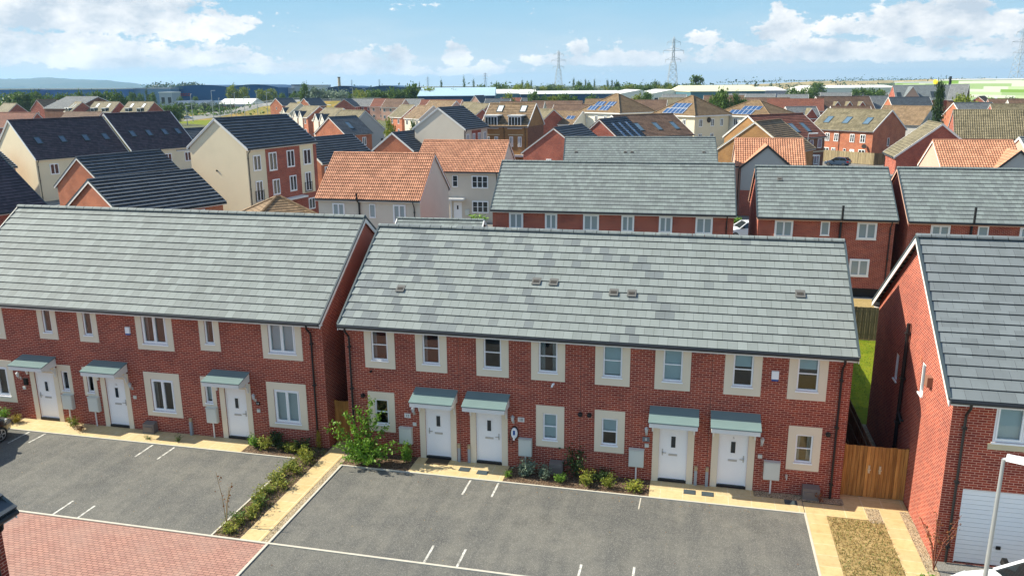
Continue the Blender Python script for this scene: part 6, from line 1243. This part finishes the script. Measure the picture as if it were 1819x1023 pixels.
SHEDS = [
('warehouse', 'long blue warehouse with white roof edge at the far left', -431.8, 405.1, 13.0, 34.8, 60, 12.6, 'clad_blue', 'clad_white', 'flat', 0) ,
('warehouse', 'long blue warehouse with white roof in the far left distance behind the trees', -397.4, 423.3, 13.0, 42.7, 60, 12.4, 'clad_blue', 'clad_white', 'flat', 0) ,
('warehouse', 'steel-blue warehouse left of the dark curved-roof sheds', -377.4, 458.7, 13.0, 39.7, 70, 12.4, 'clad_steelblue', 'clad_grey', 'flat', 0) ,
('office_block', 'small pale office block in front of the blue warehouse', -333.6, 448.2, 13.0, 8.5, 14, 9.8, 'clad_grey', 'clad_white', 'flat', 0) ,
('factory', 'dark blue factory with low curved roof and red lettering on its wall', -348.0, 480.8, 13.0, 43.2, 70, 12.9, 'clad_deepblue', 'clad_navy', 'arch', 2.0) ,
('factory', 'dark blue curved-roof factory right of the lettered one', -309.0, 489.8, 13.0, 35.3, 70, 12.8, 'clad_deepblue', 'clad_navy', 'arch', 2.2) ,
('shed_row', 'row of low rusty pale sheds beside the ramp road', -274.8, 369.5, 13.0, 31.0, 26, 3.6, 'clad_grey', 'clad_rust', 'saw', 2.6) ,
('shed', 'low white-roofed shed at the end of the rusty shed row', -246.3, 378.1, 13.0, 17.9, 26, 4.0, 'clad_grey', 'clad_white', 'gable', 1.7) ,
('office_block', 'pale grey works building left of the navy warehouse', -284.7, 521.1, 13.0, 7.4, 20, 11.8, 'clad_grey', 'clad_grey', 'flat', 0) ,
('office_block', 'taller grey works tower with dark top', -280.0, 527.3, 13.0, 7.4, 20, 14.1, 'clad_grey', 'clad_navy', 'flat', 0) ,
('office_block', 'white works hall behind the pale trees', -279.8, 542.8, 13.0, 15.2, 30, 13.8, 'clad_white', 'clad_white', 'flat', 0) ,
('warehouse', 'long navy warehouse with gently waved roof, left half', -273.9, 564.6, 13.0, 64.6, 80, 12.1, 'clad_navy', 'clad_navy', 'wave', 1.5) ,
('warehouse', 'long navy warehouse with white roof line, right half behind the poplars', -215.3, 588.4, 13.0, 59.4, 80, 11.9, 'clad_navy', 'clad_white', 'flat', 0) ,
('warehouse', 'navy shed with light blue sloping roof behind the terraces', -116.3, 339.3, 13.0, 35.7, 40, 8.5, 'clad_navy', 'clad_lightblue', 'gable', 2.2) ,
('warehouse', 'low white-roofed warehouse behind the tall poplars', -124.1, 476.0, 13.0, 36.2, 50, 8.0, 'clad_teal', 'clad_white', 'gable', 1.5) ,
('warehouse', 'navy walled warehouse with white roof edge in the centre distance', -91.8, 452.7, 13.0, 60.2, 50, 7.9, 'clad_navy', 'clad_white', 'gable', 1.0) ,
('shed_row', 'white saw-tooth sheds between the hipped apartment peaks', -33.5, 445.6, 13.0, 55.2, 60, 7.9, 'clad_white', 'clad_white', 'saw', 2.4) ,
('warehouse', 'teal walled warehouse with cream roof right of the big open tree', 7.6, 414.0, 13.0, 38.7, 60, 9.3, 'clad_teal', 'clad_cream', 'gable', 1.8) ,
('warehouse', 'small white-grey shed right of the teal walled warehouse', 46.3, 443.5, 13.0, 12.3, 40, 9.3, 'clad_grey', 'clad_white', 'gable', 1.2) ,
('warehouse', 'long low white warehouse below the field hill', 100.2, 661.2, 13.0, 67.4, 60, 9.2, 'clad_white', 'clad_white', 'gable', 1.2) ,
('depot', 'large depot clad in white and green stripes with a yellow emblem, left wing', 159.3, 664.5, -69.3, 52.5, 60, 12.9, 'clad_stripe', 'clad_grey', 'flat', 0) ,
('depot', 'huge depot clad in white and green stripes at the right edge', 176.9, 617.3, -78.0, 170.0, 90, 14.5, 'clad_stripe', 'clad_grey', 'flat', 0) ,
]
PYLONS = [(-147.3, 912.0, 51.4), (-11.2, 686.8, 51.8), (243.8, 663.5, 53.5), (-547.6, 2102.5, 45.7), (-922.5, 2734.4, 42.8), (-1240.2, 3071.6, 38.8), (-1471.4, 3326.2, 39.4)]
SHED = {}
for (name, label, x, y, rot, W, dp, h, wall, roof, style, rise) in SHEDS:
    r = thing(name, label, {'warehouse': 'warehouse', 'factory': 'factory', 'office_block': 'office', 'depot': 'warehouse'}.get(name, 'shed'), (x, y, 0), R(rot)); SHED[label] = (r, W, h)
    w = MB(); F = Face((0, 0, 0), (1, 0, 0), (0, -1, 0)); F.quad(w, 0, W, 0, h); Face((W, 0, 0), (0, 1, 0), (1, 0, 0)).quad(w, 0, dp, 0, h); Face((W, dp, 0), (-1, 0, 0), (0, 1, 0)).quad(w, 0, W, 0, h); Face((0, dp, 0), (0, -1, 0), (-1, 0, 0)).quad(w, 0, dp, 0, h)
    q = MB()
    if style in ('arch', 'wave'):
        n = 24; f = (lambda u: rise * math.sin(PI * u) ** .9) if style == 'arch' else (lambda u: rise * .5 * (1 - math.cos(4 * PI * u)))
        for k in range(n):
            u0, u1 = k / n, (k + 1) / n; a, b_ = h + f(u0), h + f(u1)
            q.poly([(W * u0, -.3, a), (W * u1, -.3, b_), (W * u1, dp, b_), (W * u0, dp, a)]); w.poly([(W * u0, 0, h), (W * u1, 0, h), (W * u1, 0, b_ - .02), (W * u0, 0, a - .02)], [(W * u0, h), (W * u1, h), (W * u1, b_), (W * u0, a)])
    elif style == 'saw':
        n = max(3, int(W / 14)); p = W / n
        for k in range(n):
            q.poly([(k * p, -.2, h), (k * p + p * .72, -.2, h + rise), (k * p + p * .72, dp, h + rise), (k * p, dp, h)]); w.poly([(k * p, 0, h), (k * p + p, 0, h), (k * p + p * .72, 0, h + rise - .02)])
            q.poly([(k * p + p * .72, 0, h + rise), (k * p + p, 0, h), (k * p + p, dp, h), (k * p + p * .72, dp, h + rise)], None, 1)
    elif style == 'gable':
        q.hexa([(-.4, -.4, h), (W + .4, -.4, h), (W + .4, dp + .4, h), (-.4, dp + .4, h), (-.4, -.4, h + .25), (W + .4, -.4, h + .25), (W + .4, dp / 2, h + rise * 1.8), (-.4, dp / 2, h + rise * 1.8)])
        w.poly([(0, 0, h), (0, dp, h), (0, dp / 2, h + rise * 1.7)])
    else: q.box(-.3, W + .3, -.3, dp + .3, h, h + .7)
    w.build('wall', wall, r); q.build('roof', [roof, 'clad_grey'], r)
    if name in ('shed_row', 'office_block') or wall in ('clad_grey', 'clad_steelblue'):
        m = MB(); n = max(2, int(W / 9))
        for k in range(n): u = (k + .3) * W / n; F.box(m, u, u + min(3.2, W / n * .5), h * .3, h * .72, .0, .06)
        m.build('window_strip', 'glass_dark', r)
    elif W > 40:
        m = MB(); n = int(W / 17)
        for k in range(n): u = (k + .4) * W / n; F.box(m, u, u + 3.6, .1, 4.2, .0, .08)
        m.build('loading_doors', 'clad_grey', r)
r, W, h = SHED['dark blue factory with low curved roof and red lettering on its wall']
tx = text('Refresco', 'lettering', 'clad_red', r, (W * -.02, -.3, h - 4.2), (PI / 2, 0, 0), 4.2, .05, 'LEFT'); m = MB(); m.box(2.2, 9, -.2, -.02, h - .8, h + .4); m.build('sign_panel', 'clad_teal', r)
r, W, h = SHED['low white-roofed shed at the end of the rusty shed row']; m = MB(); m.box(2, 4.4, -.1, 0, .2, 3.4); m.box(7, 9.4, -.1, 0, .2, 3.4); m.build('red_door', 'clad_red', r)
r, W, h = SHED['large depot clad in white and green stripes with a yellow emblem, left wing']
m = MB(); n = 24; m.poly([(W - 3 + 2.9 * math.cos(2 * PI * k / n), -.5, h + .6 + 1.7 * math.sin(2 * PI * k / n)) for k in range(n)][::-1], None, 0); m.poly([(W - 3 + 2.9 * math.cos(2 * PI * k / n), -.1, h + .6 + 1.7 * math.sin(2 * PI * k / n)) for k in range(n)], None, 0)
for k in range(n): a0, a1 = 2 * PI * k / n, 2 * PI * (k + 1) / n; m.poly([(W - 3 + 2.9 * math.cos(a0), -.5, h + .6 + 1.7 * math.sin(a0)), (W - 3 + 2.9 * math.cos(a1), -.5, h + .6 + 1.7 * math.sin(a1)), (W - 3 + 2.9 * math.cos(a1), -.1, h + .6 + 1.7 * math.sin(a1)), (W - 3 + 2.9 * math.cos(a0), -.1, h + .6 + 1.7 * math.sin(a0))])
m.build('emblem', 'clad_yellow', r)
r, W, h = SHED['huge depot clad in white and green stripes at the right edge']; m = MB(); m.box(19, 20.4, -1.2, -.1, h - 4.5, h + 2.6); m.build('flue_stack', 'soot_black', r)

def pylon(label, x, y, h, rot, far=False):
    r = thing('electricity_pylon', label, 'pylon', (x, y, 0), R(rot)); m = MB(); k = h / 50; wd = (.15 if not far else .4) * max(1, k)
    def hw(z): return 4.6 * k * (1 - z / h) ** 1.25 + .75 * k if z < h * .62 else .75 * k * (1.6 - (z / h)) / .98 + .3
    zs = [0, .14, .27, .38, .48, .56, .64, .72, .8, .88, .96]; zs = [z * h for z in zs]
    for a, b_ in zip(zs, zs[1:]):
        A = [(sx * hw(a), sy * hw(a), a) for sx, sy in ((-1, -1), (1, -1), (1, 1), (-1, 1))]; B_ = [(sx * hw(b_), sy * hw(b_), b_) for sx, sy in ((-1, -1), (1, -1), (1, 1), (-1, 1))]
        for i in range(4): j = (i + 1) % 4; m.bar(A[i], B_[i], wd); m.bar(A[i], B_[j], wd * .6); m.bar(A[j], B_[i], wd * .6); m.bar(B_[i], B_[j], wd * .6)
    for i in range(4): m.bar(((-1, 1, 1, -1)[i] * hw(zs[-1]), (-1, -1, 1, 1)[i] * hw(zs[-1]), zs[-1]), (0, 0, h), wd * .8)
    m.build('tower', 'steel_far', r)
    for z, a in ((.64, 6.2), (.78, 8.2), (.91, 5.4)):
        c = MB()
        for s in (-1, 1):
            c.bar((0, -hw(z * h), z * h), (s * a * k, 0, z * h), wd * .8); c.bar((0, hw(z * h), z * h), (s * a * k, 0, z * h), wd * .8); c.bar((0, 0, z * h + 2.2 * k), (s * a * k, 0, z * h), wd * .8); c.bar((s * a * k, 0, z * h), (s * a * k, 0, z * h - 2.4 * k), wd * .9)
        c.build('crossarm', 'steel_far', r)
for i, (x, y, h) in enumerate(PYLONS):
    pylon(('electricity pylon left of centre on the horizon, middle-sized of the three large ones', 'tall electricity pylon right of centre on the horizon', 'largest electricity pylon cut by the right picture edge', 'small far pylon above the poplars', 'tiny far pylon above the navy warehouse, right one', 'tiny far pylon above the navy warehouse, middle one', 'tiny far pylon beside the works chimney')[i], x, y, h, (20, 10, 25, 15, 15, 15, 15)[i], i > 2)
r = thing('factory_chimney', 'lone slim chimney stack on the horizon above the navy warehouse', 'chimney', (-371.7, 808.9, 0)); m = MB(); m.tube([(0, 0, 0), (0, 0, 22)], 1.7, 14, r1=1.4); m.build('stack', 'mdf_tan', r); m = MB(); m.tube([(0, 0, 22), (0, 0, 23)], 1.55, 14); m.build('rim', 'vent_dark', r)
# ramp road and its banks
def strip(name, mat, A, B_, kind='structure'):
    m = MB()
    for i in range(len(A) - 1): m.poly([A[i], A[i + 1], B_[i + 1], B_[i]])
    o = m.build(name, mat); o['kind'] = kind; return o
RA_ = [(-217, 306, .02), (-244.0, 368.0, .5), (-244.6, 388.4, 2.0), (-226.3, 381.3, 4.0), (-200.4, 372, 6.5), (-160, 372, 7)]; RB_ = [(-192.2, 268.1, .02), (-196, 296, .5), (-201, 330, 2.0), (-197, 339, 4.0), (-172, 330, 6.5), (-135, 340, 7)]
strip('ramp_road', 'asphalt_far', RA_, RB_); strip('road_bank', 'bank_grass', [(a, b - .1, c - .03) for a, b, c in RB_], [(-188, 258, 0), (-190, 285, 0), (-186, 305, 0), (-178, 308, 0), (-155, 305, 0), (-125, 310, 0)])
strip('road_bank', 'bank_grass', [(a, b + .1, c - .03) for a, b, c in RA_], [(-225, 310, 0), (-256, 372, 0), (-258, 396, 0), (-236, 396, 0), (-204, 392, 0), (-160, 392, 0)])
sheet('verge_grass', 'lawn_green', [(-163, 240), (-196, 262), (-188, 285), (-150, 262)], .0); sheet('verge_grass', 'meadow', [(-110, 170), (-163, 238), (-148, 262), (-100, 205)], .005)
m = MB()
for A in (RA_, RB_):
    for (a, b_) in zip(A[1:], A[2:]):
        for z in (.5, 1.0): m.bar((a[0], a[1], a[2] + z), (b_[0], b_[1], b_[2] + z), .05)
        for k in range(8): p = Vector(a).lerp(Vector(b_), k / 8); m.bar(p, p + Vector((0, 0, 1.05)), .06)
tag(m.build('road_railing', 'steel_far'), 'thin grey railing along the ramp road in the left distance', 'railing')
for i in range(16):
    f = i / 15; shrub('roadside_bush', 'dark bush in the row between the rusty shed row and the ramp road', 'leaf_dark' if i % 3 else 'leaf_green', -262 + 30 * f + random.uniform(-2, 2), 353 + 16 * f + random.uniform(-4, 4), random.uniform(3.2, 6), random.uniform(6, 9), i % 4, 'dark bushes by the ramp road', n=380, leaf=.06)
def ridge_land(name, mat, prof, front, back, seed):
    """a hill: crest line (x, y, z) with long slopes before and behind"""
    rn = random.Random(seed); m = MB(); rows = []
    P = []
    for (a, b_) in zip(prof, prof[1:]):
        for k in range(6): f = k / 6; P.append(tuple(a[i] + (b_[i] - a[i]) * f for i in range(3)))
    P.append(prof[-1])
    for j, (g, q) in enumerate(((0, -front), (.35, -front * .62), (.72, -front * .3), (.93, -front * .1), (1, 0), (.6, back * .5), (0, back))):
        row = []
        for (x, y, z) in P:
            d = math.hypot(x, y); k = 1 + q / d; row.append((x * k, y * k, max(-1.0 if g == 0 else -.02, z * g + (rn.uniform(-.03, .03) * z if 0 < g else 0)) if g else -1.0))
        rows.append(row)
    for A, B_ in zip(rows, rows[1:]):
        for i in range(len(A) - 1): m.poly([A[i], A[i + 1], B_[i + 1], B_[i]], None, 0, True)
    structure(m.build(name, mat))
ridge_land('hills', 'far_hills', [(-6713, 5607, 78), (-6247, 5714, 89), (-5782, 5822, 93), (-5596, 5864, 89), (-5363, 5918, 100), (-5177, 5961, 86), (-4897, 6025, 74), (-4665, 6079, 47), (-4502, 6117, 21), (-4385, 6143, 3)], 1400, 900, 1)
ridge_land('fields', 'field_hills', [(57, 1934, 9), (133, 1951, 10.5), (196, 1966, 13.1), (259, 1981, 16.0), (309, 1992, 17.0), (373, 2007, 16.5), (411, 2016, 17.6), (461, 2027, 17.2), (512, 2039, 18.9), (587, 2056, 19.7), (663, 2074, 19.8), (777, 2100, 18.2), (1003, 2129, 14.5)], 700, 500, 2)
def wood(name, spots, mat, leafsize, per, seed):
    rn = random.Random(seed); m = MB()
    for (x, y, z, r, h) in spots: leafy(m, [(x + rn.gauss(0, r * .5), y + rn.gauss(0, r * .5), z + abs(rn.gauss(0, h * .45))) for _ in range(per)], leafsize, .4, rn)
    o = m.build(name, mat); o['kind'] = 'stuff'; return o
rn = random.Random(9)
wood('far_woods', [(-980 + 110 * rn.random(), 1290 + 60 * rn.random(), 0 + rn.uniform(4, 14), 14, 8) for _ in range(60)], 'leaf_dark', 2.2, 50, 1)
wood('far_woods', [(-520 + 1000 * f + rn.uniform(-10, 10), 1040 + 60 * rn.random(), 1, 13, 8 + 5 * rn.random()) for f in [i / 110 for i in range(110)]], 'leaf_dark', 2.0, 46, 2)
wood('hedgerows', [(57 + 900 * f, 1925 + 190 * f + rn.uniform(-18, 6), 14.5 + 3 * math.sin(PI * min(1, f * 1.3)), 9, 3 + 5 * (rn.random() > .7)) for f in [i / 70 for i in range(70)]], 'leaf_dark', 1.6, 22, 3)
wood('hedgerows', [(60 + 760 * rn.random(), 1500 + rn.choice((0, 90, 170, 260)) + 60 * rn.random(), 2 + rn.random() * 6, 14, 4) for _ in range(90)], 'leaf_dark', 1.8, 16, 4)
wood('scrub', [(-60 + 230 * f + rn.uniform(-4, 4), 345 + rn.uniform(-10, 20), .2, 5, 4) for f in [i / 46 for i in range(46)]], 'leaf_green', .8, 40, 5)
wood('scrub', [(-300 + 150 * f + rn.uniform(-4, 4), 300 + 40 * f + rn.uniform(-10, 20), .2, 6, 4) for f in [i / 26 for i in range(26)]], 'leaf_green', .8, 44, 6)
wood('scrub', [(-240 + 190 * f + rn.uniform(-4, 4), 372 + 18 * f + rn.uniform(-8, 8), .2, 5, 4) for f in [i / 40 for i in range(40)]], 'leaf_green', .8, 40, 7)
wood('scrub', [(118 + 150 * f + rn.uniform(-4, 4), 330 - 30 * f + rn.uniform(-8, 8), .2, 5, 4) for f in [i / 30 for i in range(30)]], 'leaf_yellow', .8, 40, 8)
# barn at far left, grey hall at far right
r, Fs, ro, w = H('barn', 'large low grey-roofed barn behind the rooflight houses at far left', -209.7, 234, -12, 17, 20, 6.5, 10.4, 'brick_brown', 'roof_grey', style='far', vcap='clad_grey', cat='barn')
r, Fs, ro, w = H('school_hall', 'wide grey-roofed hall with pink front gable and dark solar roof before the striped depot', 92.3, 306, 2, 20, 13, 7.2, 12.4, 'brick_red', 'slate_blue', style='far', vcap='dark_trim', cat='hall')
cross_gable(r, ro, 19.76, 12.4, 5.2, 6.4, .6, 7.0, 12.0, 'pink_render', 'slate_blue', back=5)
rooflight(ro, 19.76, 12.4, 7.2, 12.4, .3, 12.2, 1.2, 4.8, 3.4, 'glass_dark'); rooflight(ro, 19.76, 12.4, 7.2, 12.4, .3, .5, 1.6, 1.6, 2.6, 'glass_dark')
r, Fs, ro, w = H('school_hall', 'grey-roofed hall with brown end gable at the right end of the solar hall', 104.5, 303, -22, 6, 12, 7.2, 12.6, 'brick_brown', 'roof_grey', style='far', vcap='clad_grey', cat='hall')
# the air over it all
m = MB(); m.box(-9150, 9150, -9150, 9150, -1.4, 125); o = m.build('haze', 'plain_land'); o['kind'] = 'stuff'
hm = bpy.data.materials.new('air'); hm.use_nodes = True; t = NT(hm.node_tree); out = t.n('ShaderNodeOutputMaterial'); pv = t.n('ShaderNodeVolumePrincipled'); pv.inputs['Color'].default_value = (.42, .70, 1.0, 1); pv.inputs['Density'].default_value = .00009; pv.inputs['Anisotropy'].default_value = .2; t.l(pv.outputs[0], out.inputs['Volume'])
o.data.materials.clear(); o.data.materials.append(hm)
